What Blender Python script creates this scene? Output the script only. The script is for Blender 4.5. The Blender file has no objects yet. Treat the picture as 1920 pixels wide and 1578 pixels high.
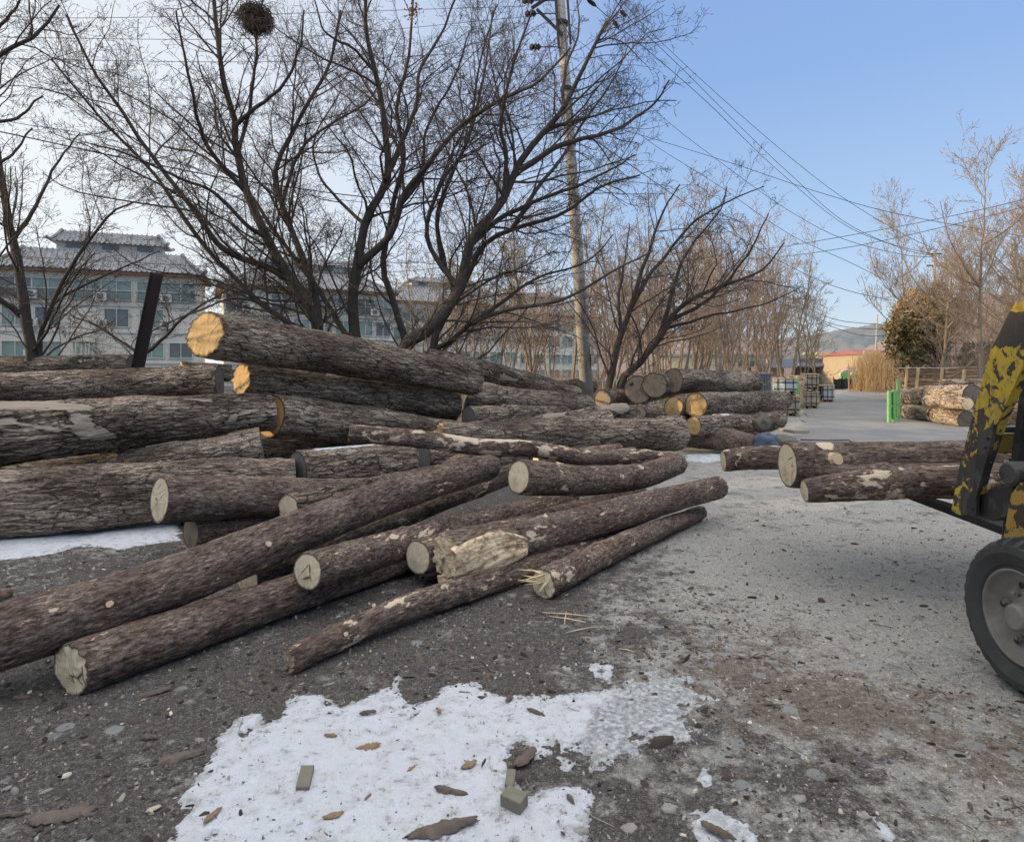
import bpy, math, random
import numpy as np
from mathutils import Vector, Matrix
R=math.radians; PI=math.pi
random.seed(7); rng=np.random.default_rng(11)
sc=bpy.context.scene; COL=sc.collection
F=1180.0; CX=960.0; HY=695.0; CH=1.6
# ---------------------------------------------------------------- geometry of the place, measured from the photo
def at(px,py,Y): return ((px-CX)/F*Y, Y, CH-(py-HY)/F*Y)
def gnd(px,py,z=0.0):
    Y=(CH-z)*F/(py-HY); return ((px-CX)/F*Y,Y)
def side(px,py,X):
    Y=X*F/(px-CX); return (Y, CH-(py-HY)/F*Y)
# ---------------------------------------------------------------- numpy noise
_p=np.random.default_rng(3).permutation(256); _p=np.concatenate([_p,_p,_p])
_g=np.random.default_rng(4).normal(size=(256,3)); _g/=np.linalg.norm(_g,axis=1)[:,None]
def perlin(P):
    P=np.asarray(P,float); I=np.floor(P).astype(int); f=P-I; I&=255
    u=f*f*f*(f*(f*6-15)+10)
    def g(dx,dy,dz):
        h=_p[_p[_p[(I[...,0]+dx)&255]+((I[...,1]+dy)&255)]+((I[...,2]+dz)&255)]
        G=_g[h&255]; return G[...,0]*(f[...,0]-dx)+G[...,1]*(f[...,1]-dy)+G[...,2]*(f[...,2]-dz)
    def L(a,b,t): return a+(b-a)*t
    x00=L(g(0,0,0),g(1,0,0),u[...,0]); x10=L(g(0,1,0),g(1,1,0),u[...,0])
    x01=L(g(0,0,1),g(1,0,1),u[...,0]); x11=L(g(0,1,1),g(1,1,1),u[...,0])
    return L(L(x00,x10,u[...,1]),L(x01,x11,u[...,1]),u[...,2])
def fbm(P,o=4,lac=2.1,gain=.5):
    P=np.asarray(P,float); s=0; a=1; 
    for i in range(o): s=s+a*perlin(P+i*17.3); P=P*lac; a*=gain
    return s
def sm(x,a,b):
    t=np.clip((x-a)/(b-a),0,1); return t*t*(3-2*t)
# ---------------------------------------------------------------- object helpers
def tag(o,label=None,cat=None,group=None,kind=None):
    if label: o['label']=label
    if cat: o['category']=cat
    if group: o['group']=group
    if kind: o['kind']=kind
    return o
def link(name,me,mat=None,parent=None,loc=None,smooth=False):
    o=bpy.data.objects.new(name,me); COL.objects.link(o)
    if mat is not None: me.materials.append(mat)
    if parent is not None: o.parent=parent
    if loc is not None: o.location=loc
    if smooth: me.polygons.foreach_set('use_smooth',[True]*len(me.polygons))
    return o
def npmesh(name,V,Fq,smooth=False):
    """V (n,3), Fq (m,k) array of one face size"""
    me=bpy.data.meshes.new(name); V=np.asarray(V,np.float32); Fq=np.asarray(Fq,np.int32)
    n,k=Fq.shape
    me.vertices.add(len(V)); me.vertices.foreach_set('co',V.ravel())
    me.loops.add(n*k); me.loops.foreach_set('vertex_index',Fq.ravel())
    me.polygons.add(n); me.polygons.foreach_set('loop_start',np.arange(n,dtype=np.int32)*k)
    me.update(calc_edges=True)
    if smooth: me.polygons.foreach_set('use_smooth',np.ones(n,bool))
    return me
def attr(me,name,arr,typ='FLOAT'):
    a=me.attributes.new(name,typ,'POINT')
    a.data.foreach_set('vector' if typ=='FLOAT_VECTOR' else 'value',np.asarray(arr,np.float32).ravel())
def empty(name,loc,rz=0):
    o=bpy.data.objects.new(name,None); COL.objects.link(o); o.location=loc; o.rotation_euler=(0,0,rz); o.empty_display_size=.2; return o
class MB:
    def __init__(s): s.v=[]; s.f=[]
    def add(s,vs,fs):
        b=len(s.v); s.v+= [tuple(v) for v in vs]; s.f+=[tuple(i+b for i in f) for f in fs]; return s
    def box(s,c,d,rz=0,M=None):
        x,y,z=[q/2 for q in d]; P=[(-x,-y,-z),(x,-y,-z),(x,y,-z),(-x,y,-z),(-x,-y,z),(x,-y,z),(x,y,z),(-x,y,z)]
        if M is None: M=Matrix.Rotation(rz,3,'Z')
        P=[M@Vector(p)+Vector(c) for p in P]
        return s.add(P,[(0,3,2,1),(4,5,6,7),(0,1,5,4),(1,2,6,5),(2,3,7,6),(3,0,4,7)])
    def bar(s,a,b,w,h=None,up=(0,0,1)):
        h=h or w; a=Vector(a);b=Vector(b); d=(b-a); L=d.length; d.normalize(); u=Vector(up)
        if abs(d.dot(u))>.98: u=Vector((1,0,0))
        x=d.cross(u).normalized(); y=x.cross(d).normalized(); M=Matrix((x,y,d)).transposed()
        return s.box((a+b)/2,(w,h,L),M=M)
    def tube(s,pts,r,n=8,cap=True):
        pts=[Vector(p) for p in pts]; m=len(pts)
        if not hasattr(r,'__len__'): r=[r]*m
        vs=[];fs=[]; pr=None
        for i,p in enumerate(pts):
            t=(pts[min(i+1,m-1)]-pts[max(i-1,0)]).normalized()
            if pr is None: 
                ref=Vector((0,0,1)) if abs(t.z)<.9 else Vector((1,0,0)); x=t.cross(ref).normalized()
            else: x=(pr-t*pr.dot(t)).normalized()
            pr=x; y=t.cross(x)
            for k in range(n):
                a=2*PI*k/n; vs.append(p+(x*math.cos(a)+y*math.sin(a))*r[i])
        for i in range(m-1):
            for k in range(n):
                k2=(k+1)%n; fs.append((i*n+k,i*n+k2,(i+1)*n+k2,(i+1)*n+k))
        if cap: fs.append(tuple(range(n))[::-1]); fs.append(tuple((m-1)*n+k for k in range(n)))
        return s.add(vs,fs)
    def prismX(s,poly,x0,x1):
        """poly of (y,z) extruded along X"""
        n=len(poly); vs=[(x0,y,z) for y,z in poly]+[(x1,y,z) for y,z in poly]
        fs=[tuple(range(n)),tuple(range(2*n-1,n-1,-1))]+[(i,(i+1)%n+0,(i+1)%n+n,i+n)[::-1] for i in range(n)]
        return s.add(vs,fs)
    def lathe(s,prof,c,axis='X',n=48,closed=False):
        """prof list of (r, a) ; axis X"""
        vs=[];m=len(prof)
        for r,a in prof:
            for k in range(n):
                t=2*PI*k/n; vs.append((c[0]+a,c[1]+r*math.cos(t),c[2]+r*math.sin(t)) if axis=='X' else (c[0]+r*math.cos(t),c[1]+r*math.sin(t),c[2]+a))
        fs=[]
        for i in range(m-1 if not closed else m):
            j=(i+1)%m
            for k in range(n):
                k2=(k+1)%n; fs.append((i*n+k,i*n+k2,j*n+k2,j*n+k))
        return s.add(vs,fs)
    def build(s,name,mat,parent=None,smooth=False,bevel=0,label=None):
        base=Vector((0,0,0))
        if parent is not None:
            q=parent
            while q is not None: base+=q.location; q=q.parent
        me=bpy.data.meshes.new(name); me.from_pydata([tuple(Vector(v)-base) for v in s.v],[],s.f); me.update()
        import bmesh
        bm=bmesh.new(); bm.from_mesh(me); bmesh.ops.recalc_face_normals(bm,faces=bm.faces); bm.to_mesh(me); bm.free()
        o=link(name,me,mat,parent,smooth=smooth)
        if bevel:
            b=o.modifiers.new('bevel','BEVEL'); b.width=bevel; b.segments=2; b.limit_method='ANGLE'
        if label: o['label']=label
        return o
# ---------------------------------------------------------------- materials
class NT:
    def __init__(s,name):
        s.m=bpy.data.materials.new(name); s.m.use_nodes=True; s.t=s.m.node_tree; s.b=s.t.nodes['Principled BSDF']; s.o=s.t.nodes['Material Output']
        s.b.inputs['Roughness'].default_value=.85; s.b.inputs['Specular IOR Level'].default_value=.25
    def n(s,typ,ins=None,**kw):
        nd=s.t.nodes.new(typ)
        for k,v in kw.items(): setattr(nd,k,v)
        for k,v in (ins or {}).items(): s.set(nd.inputs[k],v)
        return nd
    def set(s,sock,v):
        if isinstance(v,bpy.types.NodeSocket): s.t.links.new(v,sock)
        else: sock.default_value=v
    def attr(s,name,typ='GEOMETRY',out='Vector'): return s.n('ShaderNodeAttribute',attribute_name=name,attribute_type=typ).outputs[out]
    def pos(s): return s.n('ShaderNodeNewGeometry').outputs['Position']
    def obj(s): return s.n('ShaderNodeTexCoord').outputs['Object']
    def map(s,v,sc_=(1,1,1),loc=(0,0,0)): return s.n('ShaderNodeMapping',{'Vector':v,'Scale':sc_,'Location':loc}).outputs[0]
    def noise(s,v,scale=5,det=4,rough=.55,dist=0,out='Fac'): return s.n('ShaderNodeTexNoise',{'Vector':v,'Scale':scale,'Detail':det,'Roughness':rough,'Distortion':dist}).outputs[out]
    def voro(s,v,scale=5,feature='F1',out='Distance',rand=1): return s.n('ShaderNodeTexVoronoi',{'Vector':v,'Scale':scale,'Randomness':rand},feature=feature).outputs[out]
    def ramp(s,f,stops,mode='LINEAR'):
        r=s.n('ShaderNodeValToRGB',{'Fac':f}); cr=r.color_ramp; cr.interpolation=mode
        while len(cr.elements)<len(stops): cr.elements.new(.5)
        for e,(p,c) in zip(cr.elements,stops):
            e.position=p; e.color=(c,c,c,1) if isinstance(c,(int,float)) else (*c,1)
        return r.outputs[0]
    def mix(s,f,a,b,mode='MIX'):
        m=s.n('ShaderNodeMix',data_type='RGBA',blend_type=mode)
        s.set(m.inputs[0],f); s.set(m.inputs[6],a if not isinstance(a,tuple) or len(a)==4 else (*a,1)); s.set(m.inputs[7],b if not isinstance(b,tuple) or len(b)==4 else (*b,1)); return m.outputs[2]
    def math(s,op,a,b=0,c=0,clamp=False):
        m=s.n('ShaderNodeMath',operation=op,use_clamp=clamp); s.set(m.inputs[0],a); s.set(m.inputs[1],b); s.set(m.inputs[2],c); return m.outputs[0]
    def bump(s,h,strength=.5,dist=.01,normal=None):
        b=s.n('ShaderNodeBump',{'Height':h,'Strength':strength,'Distance':dist})
        if normal is not None: s.set(b.inputs['Normal'],normal)
        return b.outputs[0]
    def fin(s,col,rough=None,normal=None,metal=None,spec=None):
        s.set(s.b.inputs['Base Color'],(*col,1) if isinstance(col,tuple) and len(col)==3 else col)
        if rough is not None: s.set(s.b.inputs['Roughness'],rough)
        if normal is not None: s.set(s.b.inputs['Normal'],normal)
        if metal is not None: s.set(s.b.inputs['Metallic'],metal)
        if spec is not None: s.set(s.b.inputs['Specular IOR Level'],spec)
        return s.m
def pine_bark():
    s=NT('pine_bark'); v=s.attr('bco')
    w=s.n('ShaderNodeVectorMath',operation='ADD'); s.set(w.inputs[0],v)
    nz=s.n('ShaderNodeVectorMath',{'Scale':.02},operation='SCALE'); s.set(nz.inputs[0],s.noise(v,14,2,out='Color')); s.set(w.inputs[1],nz.outputs[0]); v=w.outputs[0]
    vs=s.map(v,(1,1,.30))
    vs2=s.map(v,(1,1,.2)); fl=s.math('ADD',s.math('MULTIPLY',s.noise(vs,58,5,.7),.5),s.math('MULTIPLY',s.noise(vs2,95,6,.75,.4),.5)); pl=s.voro(vs,46,'DISTANCE_TO_EDGE'); big=s.noise(s.map(v,(1,1,.5)),7,3)
    cell=s.voro(vs,46,out='Color')
    c1=s.ramp(fl,[(.37,(.020,.015,.012)),(.46,(.090,.069,.056)),(.54,(.205,.165,.138)),(.64,(.50,.43,.37))])
    c2=s.mix(s.ramp(big,[(.35,0),(.65,1)]),(.60,.50,.48),(1.25,1.18,1.10)); col=s.mix(1.0,c1,c2,'MULTIPLY')
    sepc=s.n('ShaderNodeSeparateColor',{'Color':cell}).outputs[0]
    col=s.mix(s.math('MULTIPLY',s.ramp(sepc,[(.55,0),(.9,1)]),.25),col,(.27,.22,.20))
    col=s.mix(s.ramp(pl,[(0,.35),(.06,0)]),col,(.02,.014,.012))
    # torn off bark: pale inner wood in flakes
    sc_=s.attr('scar','OBJECT','Fac')
    m=s.noise(s.map(v,(1,1,.42)),12,6,.66,.3); m2=s.noise(v,2.2,2)
    th=s.math('ADD',s.math('ADD',m,s.math('MULTIPLY',s.math('SUBTRACT',m2,.5),.3)),s.math('MULTIPLY',s.math('ADD',sc_,.10),.15))
    msk=s.ramp(th,[(.70,0),(.72,1)]); ring=s.ramp(th,[(.665,0),(.70,1)])
    msk=s.math('MAXIMUM',msk,s.math('MULTIPLY',s.attr('pale',out='Fac'),1)); 
    msk=s.ramp(msk,[(.4,0),(.55,1)])
    wood=s.mix(s.noise(s.map(v,(1,1,.12)),60,3),(.66,.56,.43),(.42,.32,.22))
    col=s.mix(s.math('MULTIPLY',ring,.5),col,(.22,.13,.08)); col=s.mix(msk,col,wood)
    kn=s.attr('knot',out='Fac'); col=s.mix(s.ramp(kn,[(.35,0),(.6,.8)]),col,(.20,.12,.075)); col=s.mix(s.ramp(kn,[(.86,0),(.95,.6)]),col,(.36,.26,.17))
    h=s.math('SUBTRACT',s.math('MULTIPLY',fl,2),s.math('MULTIPLY',s.ramp(pl,[(0,1),(.1,0)]),.15)); h=s.math('MULTIPLY',h,s.math('SUBTRACT',1,s.math('MULTIPLY',msk,.8)))
    return s.fin(col,.9,s.bump(h,1,.012))
def old_bark(name='weathered_bark',g=1.0):
    s=NT(name); v=s.attr('bco')
    w=s.n('ShaderNodeVectorMath',operation='ADD'); s.set(w.inputs[0],v)
    nz=s.n('ShaderNodeVectorMath',{'Scale':.05},operation='SCALE'); s.set(nz.inputs[0],s.noise(v,8,3,out='Color')); s.set(w.inputs[1],nz.outputs[0]); v=w.outputs[0]
    vs=s.map(v,(1,1,.15)); fl=s.math('ADD',s.math('MULTIPLY',s.noise(vs,40,6,.68),.6),s.math('MULTIPLY',s.noise(s.map(v,(1,1,.5)),75,4,.7),.4)); pl=s.voro(s.map(v,(1,1,.20)),17,'DISTANCE_TO_EDGE'); big=s.noise(s.map(v,(1,1,.35)),3.2,4)
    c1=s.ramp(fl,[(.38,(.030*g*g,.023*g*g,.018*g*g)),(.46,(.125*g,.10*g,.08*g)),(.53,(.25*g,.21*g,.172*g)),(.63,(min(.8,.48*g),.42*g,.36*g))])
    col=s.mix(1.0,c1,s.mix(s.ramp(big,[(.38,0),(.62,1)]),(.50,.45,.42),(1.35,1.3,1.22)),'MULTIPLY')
    col=s.mix(s.math('MULTIPLY',s.ramp(pl,[(0,.95),(.08,0)]),s.ramp(s.noise(v,4,3),[(.32,.1),(.52,1)])),col,(.016,.012,.010))
    sc_=s.attr('scar','OBJECT','Fac')
    bare=s.noise(s.map(v,(1,1,.3)),2.4,5,.6,.4); th=s.math('ADD',bare,s.math('MULTIPLY',sc_,.16)); msk=s.ramp(th,[(.70,0),(.715,1)]); ed=s.ramp(th,[(.675,0),(.70,1),(.72,0)])
    sw=s.noise(s.map(v,(1,1,.06)),50,4); smo=s.mix(sw,(.20,.165,.13),(.40,.34,.27))
    col=s.mix(ed,col,(.015,.012,.01)); col=s.mix(msk,col,smo)
    h=s.math('SUBTRACT',fl,s.math('MULTIPLY',s.ramp(pl,[(0,1),(.14,0)]),.6)); h=s.math('MULTIPLY',h,s.math('SUBTRACT',1,s.math('MULTIPLY',msk,.85)))
    return s.fin(col,.92,s.bump(h,.9,.018))
def cut_wood(name,c0,c1,crack=.5,rings=70):
    s=NT(name); v=s.attr('dco')   # xy in metres on the cut, z = normalised radius
    xy=s.map(v,(1,1,0)); ln=s.n('ShaderNodeVectorMath',operation='LENGTH'); s.set(ln.inputs[0],xy); r=ln.outputs['Value']
    rr=s.math('ADD',r,s.math('MULTIPLY',s.noise(xy,9,2),.03)); wv=s.math('SINE',s.math('MULTIPLY',rr,rings*8))
    nz=s.noise(xy,30,5,.65); col=s.mix(s.math('ADD',s.math('MULTIPLY',wv,.26),s.math('MULTIPLY',nz,.9),clamp=True),c0,c1)
    saw=s.noise(s.map(xy,(1,.06,1)),160,2); col=s.mix(s.ramp(saw,[(.42,0),(.75,.6)]),col,tuple(x*.6 for x in c0))
    st=s.noise(xy,5,3,.5); col=s.mix(s.ramp(st,[(.5,0),(.75,.6)]),col,tuple(x*.45 for x in c0))
    rnd=s.n('ShaderNodeObjectInfo').outputs['Random']; vr=s.n('ShaderNodeVectorRotate',rotation_type='Z_AXIS'); s.set(vr.inputs['Vector'],xy); s.set(vr.inputs['Angle'],s.math('MULTIPLY',rnd,6.28))
    cv=s.n('ShaderNodeCombineXYZ'); s.set(cv.inputs[0],s.math('MULTIPLY',rnd,9)); s.set(cv.inputs[1],s.math('MULTIPLY',rnd,31)); av=s.n('ShaderNodeVectorMath',operation='ADD'); s.set(av.inputs[0],vr.outputs[0]); s.set(av.inputs[1],cv.outputs[0]); xr=av.outputs[0]
    ck=s.voro(s.map(xr,(1,.3,1)),8,'DISTANCE_TO_EDGE'); ckm=s.math('MULTIPLY',s.ramp(ck,[(0,1),(.022,0)]),s.ramp(s.noise(xr,7,2),[(.52,0),(.58,crack)]))
    col=s.mix(ckm,col,(.02,.014,.01))
    rn=s.n('ShaderNodeSeparateXYZ',{'Vector':v}).outputs[2]; col=s.mix(s.ramp(rn,[(.88,0),(.94,.7),(1,1)]),col,(.06,.04,.03))
    return s.fin(col,.85,s.bump(s.math('ADD',s.math('MULTIPLY',wv,.1),s.math('SUBTRACT',nz,s.math('MULTIPLY',ckm,2))),.5,.004))
def ground_mat():
    s=NT('dirt_ground'); p=s.pos(); pale=s.attr('pale',out='Fac'); brown=s.attr('brown',out='Fac')
    f1=s.math('ADD',s.math('MULTIPLY',s.noise(p,150,4,.75),.6),s.math('MULTIPLY',s.noise(p,42,5,.7,.5),.4)); f2=s.noise(p,9,6,.62); f3=s.noise(p,1.6,4,.6); mot=s.noise(p,3.5,6,.7,.4)
    dark=s.ramp(f1,[(.36,(.022,.020,.019)),(.5,(.080,.072,.068)),(.64,(.23,.21,.195))])
    lig=s.ramp(f1,[(.34,(.12,.115,.10)),(.5,(.33,.32,.295)),(.66,(.64,.63,.59))])
    brn=s.ramp(f1,[(.34,(.045,.034,.026)),(.5,(.145,.112,.086)),(.68,(.36,.30,.24))])
    t=s.math('ADD',pale,s.math('MULTIPLY',s.math('SUBTRACT',f2,.5),1.5)); t=s.math('ADD',t,s.math('MULTIPLY',s.math('SUBTRACT',mot,.5),1.9)); t=s.math('ADD',t,s.math('MULTIPLY',s.math('SUBTRACT',s.noise(p,22,5,.75),.5),1.2))
    col=s.mix(s.ramp(t,[(.25,0),(.70,1)]),dark,lig)
    b=s.math('ADD',brown,s.math('ADD',s.math('MULTIPLY',s.math('SUBTRACT',s.noise(p,4.3,6,.75,.6),.5),2.6),s.math('MULTIPLY',s.math('SUBTRACT',s.noise(p,30,5,.8),.5),1.4))); col=s.mix(s.ramp(b,[(.42,0),(.75,.85)]),col,brn)
    # embedded stones and flattened chips
    vd=s.voro(p,48); vc=s.n('ShaderNodeSeparateColor',{'Color':s.voro(p,48,out='Color')})
    st=s.math('MULTIPLY',s.ramp(vd,[(.28,1),(.42,0)]),s.ramp(vc.outputs[0],[(.62,0),(.65,1)])); st=s.math('MULTIPLY',st,s.ramp(f3,[(.42,.15),(.6,1)]))
    col=s.mix(s.math('MULTIPLY',st,.8),col,s.mix(vc.outputs[1],(.16,.155,.15),(.42,.40,.37)))
    vd2=s.voro(p,150); vc2=s.n('ShaderNodeSeparateColor',{'Color':s.voro(p,150,out='Color')})
    st2=s.math('MULTIPLY',s.ramp(vd2,[(.3,1),(.45,0)]),s.ramp(vc2.outputs[0],[(.8,0),(.83,1)])); col=s.mix(s.math('MULTIPLY',st2,.65),col,s.mix(vc2.outputs[1],(.1,.09,.085),(.5,.46,.40)))
    vd3=s.voro(p,9); vc3=s.n('ShaderNodeSeparateColor',{'Color':s.voro(p,9,out='Color')})
    slab=s.math('MULTIPLY',s.ramp(s.math('ADD',vd3,s.math('MULTIPLY',s.noise(p,30,3),.25)),[(.42,1),(.5,0)]),s.ramp(s.math('ADD',vc3.outputs[0],s.math('MULTIPLY',pale,.45)),[(.93,0),(.96,1)]))
    col=s.mix(s.math('MULTIPLY',slab,.7),col,s.mix(f1,(.2,.21,.205),(.40,.42,.41)))
    cr=s.math('MULTIPLY',s.ramp(s.voro(p,3.1,'DISTANCE_TO_EDGE'),[(0,1),(.008,0)]),s.ramp(s.noise(p,2.5,2),[(.52,0),(.6,.6)])); col=s.mix(cr,col,(.03,.027,.025))
    h=s.math('ADD',s.math('ADD',f1,s.math('MULTIPLY',f2,1.2)),s.math('ADD',s.math('MULTIPLY',st,.6),s.math('MULTIPLY',st2,.3))); h=s.math('ADD',h,s.math('MULTIPLY',slab,.4))
    return s.fin(col,.9,s.bump(h,1,.014))
def road_mat():
    s=NT('old_asphalt'); p=s.pos(); f1=s.noise(p,60,4,.7); f2=s.noise(p,.9,5,.6,.3)
    col=s.mix(f1,(.13,.135,.14),(.24,.245,.25)); col=s.mix(s.ramp(f2,[(.42,0),(.66,.75)]),col,(.30,.275,.24))
    return s.fin(col,.85,s.bump(f1,.3,.004))
def snow_mat():
    s=NT('old_snow'); p=s.pos(); thin=s.attr('thin',out='Fac')
    n=s.noise(p,120,4,.7); n2=s.noise(p,14,5,.7); n3=s.noise(p,38,5,.75)
    col=s.mix(n,(.72,.76,.82),(.86,.89,.94))
    dirt=s.ramp(s.math('ADD',n3,s.math('ADD',s.math('MULTIPLY',s.math('SUBTRACT',n2,.5),.55),s.math('MULTIPLY',thin,.12))),[(.585,0),(.68,.95)]); col=s.mix(s.math('MULTIPLY',dirt,.85),col,(.20,.175,.155))
    col=s.mix(s.ramp(n2,[(.46,0),(.72,.6)]),col,(.50,.50,.49))
    ice=s.ramp(n3,[(.36,(.20,.20,.195)),(.5,(.46,.475,.48)),(.6,(.80,.83,.87))]); col=s.mix(s.ramp(s.math('ADD',thin,s.math('MULTIPLY',s.math('SUBTRACT',n2,.5),1.3)),[(.3,0),(.75,.9)]),col,ice)
    return s.fin(col,.55,s.bump(s.math('ADD',n,s.math('MULTIPLY',n2,3)),.9,.02))
def simple(name,col,rough=.7,var=.25,scale=8,metal=0,bump=.2,coord='obj',dirt=None,stretch=(1,1,1)):
    s=NT(name); p=s.map(s.obj() if coord=='obj' else s.pos(),stretch); n=s.noise(p,scale,6,.65)
    c=s.mix(n,tuple(x*(1-var) for x in col),tuple(min(1,x*(1+var)) for x in col))
    if dirt: c=s.mix(s.ramp(s.noise(p,scale*.35,5,.7,.5),[(.48,0),(.62,dirt[1])]),c,dirt[0])
    return s.fin(c,rough,s.bump(n,bump,.01),metal)
def chipped(name,base,under,thresh=.52,scale=6,rough=.55):
    s=NT(name); p=s.obj(); n=s.math('ADD',s.math('MULTIPLY',s.noise(p,scale,3,.45,.6),.8),s.math('MULTIPLY',s.noise(p,scale*6,5,.7),.2)); n2=s.noise(p,60,4,.7); rust=s.noise(p,24,5,.7)
    m=s.ramp(n,[(thresh,0),(thresh+.012,1)])
    b=s.mix(n2,tuple(x*.75 for x in base),tuple(min(1,x*1.15) for x in base)); b=s.mix(s.ramp(rust,[(.6,0),(.7,.5)]),b,(.12,.06,.03))
    u=s.mix(n2,tuple(x*.7 for x in under),tuple(x*1.4 for x in under))
    return s.fin(s.mix(m,u,b),rough,s.bump(s.math('ADD',m,s.math('MULTIPLY',n2,.3)),.4,.003),None,.4)
def mast_paint():
    s=NT('mast_paint'); p=s.obj(); z=s.n('ShaderNodeSeparateXYZ',{'Vector':p}).outputs[2]
    n=s.math('ADD',s.math('MULTIPLY',s.noise(p,13,3,.5,.8),.75),s.math('MULTIPLY',s.noise(p,60,5,.7),.25)); bias=s.ramp(s.math('MULTIPLY',z,.5),[(.36,.50),(.60,.47),(.66,.55),(.73,.575),(.86,.585),(.885,.30),(.955,.30),(.965,.8)])
    m=s.ramp(s.math('ADD',n,s.math('SUBTRACT',bias,.5)),[(.53,0),(.54,1)]); n2=s.noise(p,70,5,.75); rs=s.noise(p,28,5,.7); dr=s.noise(s.map(p,(1,1,.15)),30,4,.6)
    b=s.mix(n2,(.36,.24,.02),(.60,.44,.06)); b=s.mix(s.ramp(rs,[(.52,0),(.68,.75)]),b,(.13,.08,.04)); b=s.mix(s.ramp(dr,[(.5,0),(.7,.55)]),b,(.10,.085,.06))
    u=s.mix(n2,(.022,.02,.02),(.075,.066,.06)); u=s.mix(s.ramp(dr,[(.5,0),(.72,.6)]),u,(.12,.105,.09)); u=s.mix(s.ramp(rs,[(.60,0),(.72,.6)]),u,(.11,.055,.03))
    return s.fin(s.mix(m,u,b),.6,s.bump(s.math('ADD',m,s.math('MULTIPLY',n2,.5)),.6,.003),None,.35)
def tree_bark(name,c0,c1):
    s=NT(name); p=s.obj(); n=s.noise(s.map(p,(1,1,.3)),18,5,.7); return s.fin(s.mix(n,c0,c1),.9,s.bump(n,.6,.02))
def tile_wall(name,col,mort,sx,sz):
    s=NT(name); p=s.obj(); n=s.noise(p,1.2,5,.6); c=s.mix(n,tuple(x*.8 for x in col),tuple(min(1,x*1.15) for x in col))
    sp=s.n('ShaderNodeSeparateXYZ',{'Vector':p}); 
    vec=s.n('ShaderNodeCombineXYZ'); s.set(vec.inputs[0],s.math('ADD',sp.outputs[0],sp.outputs[1])); s.set(vec.inputs[1],sp.outputs[2])
    br=s.n('ShaderNodeTexBrick',{'Vector':vec.outputs[0],'Color1':(1,1,1,1),'Color2':(.88,.88,.86,1),'Mortar':(*[x for x in mort],1),'Scale':1.0,'Brick Width':sx,'Row Height':sz,'Mortar Size':.012})
    return s.fin(s.mix(.8,c,br.outputs[0],'MULTIPLY'),.85)
M={}
M['pine']=pine_bark(); M['old']=old_bark(); M['oldpale']=old_bark('pale_weathered_bark',1.8)  # last one repeats the weathered bark with a brighter gain
M['fresh']=cut_wood('fresh_cut_wood',(.54,.44,.28),(.88,.77,.56),1)
M['aged']=cut_wood('aged_cut_wood',(.24,.185,.125),(.46,.37,.26),1)
M['gold']=cut_wood('sunlit_yellow_wood',(.42,.27,.11),(.72,.50,.24),1)  # golden tone carries the low sun on the log ends
M['dull']=cut_wood('grey_cut_wood',(.10,.095,.09),(.22,.205,.19),1)
s=NT('torn_scar_wood'); p=s.obj(); ph=s.map(p,(6,6,26)); n=s.noise(ph,1.6,6,.6,1.2); n2=s.noise(p,16,4,.6)
M['scar']=s.fin(s.mix(s.ramp(n2,[(.46,0),(.66,.75)]),s.ramp(n,[(.3,(.28,.17,.09)),(.45,(.60,.46,.29)),(.6,(.78,.66,.47)),(.8,(.45,.30,.18))]),(.13,.075,.04)),.85,s.bump(n,.9,.012))
M['ground']=ground_mat(); M['road']=road_mat(); M['snow']=snow_mat()
M['torn']=simple('torn_wood',(.56,.43,.28),.85,.45,30,stretch=(.25,.6,1),bump=.8)
M['splinter']=simple('splintered_wood',(.70,.56,.36),.8,.25,40)
M['chipL']=simple('pale_wood_chip',(.50,.42,.31),.85,.5,9,coord='pos')
M['chipD']=simple('dark_bark_chip',(.085,.065,.055),.9,.6,9,coord='pos')
def chips(name,stops):
    s=NT(name); r=s.n('ShaderNodeNewGeometry').outputs['Random Per Island']; n=s.noise(s.pos(),120,3); return s.fin(s.mix(s.math('MULTIPLY',n,.5),s.ramp(r,stops),(.05,.04,.035)),.9,s.bump(n,.4,.004))
M['chipL']=chips('pale_wood_chip',[(0,(.26,.22,.17)),(.5,(.48,.42,.33)),(1,(.85,.78,.64))])
M['chipD']=chips('dark_bark_chip',[(0,(.02,.016,.014)),(.5,(.075,.06,.05)),(.8,(.17,.14,.12)),(1,(.40,.36,.31))])
M['grav']=chips('loose_gravel',[(0,(.12,.115,.11)),(.5,(.32,.31,.29)),(1,(.62,.60,.56))])
M['stone']=simple('grey_stone',(.27,.255,.235),.9,.5,40,coord='pos',bump=.6)
M['barkp']=simple('bark_sheet',(.125,.10,.083),.92,.5,22,coord='pos',stretch=(1,1,1),bump=.8)
M['leaf']=simple('dry_leaf',(.24,.165,.10),.85,.4,9,coord='pos')
M['block']=simple('grey_wood_block',(.17,.16,.125),.9,.35,30,stretch=(1,1,.2))
M['bigbark']=tree_bark('dark_tree_bark',(.022,.018,.016),(.12,.10,.085))
M['twig']=simple('dark_twig',(.085,.068,.058),.9,.3,5)
M['brownbark']=tree_bark('brown_tree_bark',(.10,.08,.06),(.34,.28,.21))
M['browntwig']=simple('brown_twig',(.30,.235,.175),.9,.3,5)
M['palebark']=tree_bark('pale_tree_bark',(.30,.28,.25),(.55,.52,.47))
M['concrete']=simple('concrete_pole',(.36,.35,.32),.85,.2,6,bump=.3,dirt=((.16,.15,.13),.5))
M['steel']=simple('dark_steel',(.035,.035,.038),.5,.4,12,.3)
M['wire']=simple('cable_sheath',(.02,.02,.022),.6,.2)
M['ibeam']=simple('rusty_purple_primer',(.045,.032,.034),.6,.3,9,.2,dirt=((.07,.04,.03),.6))
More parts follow.
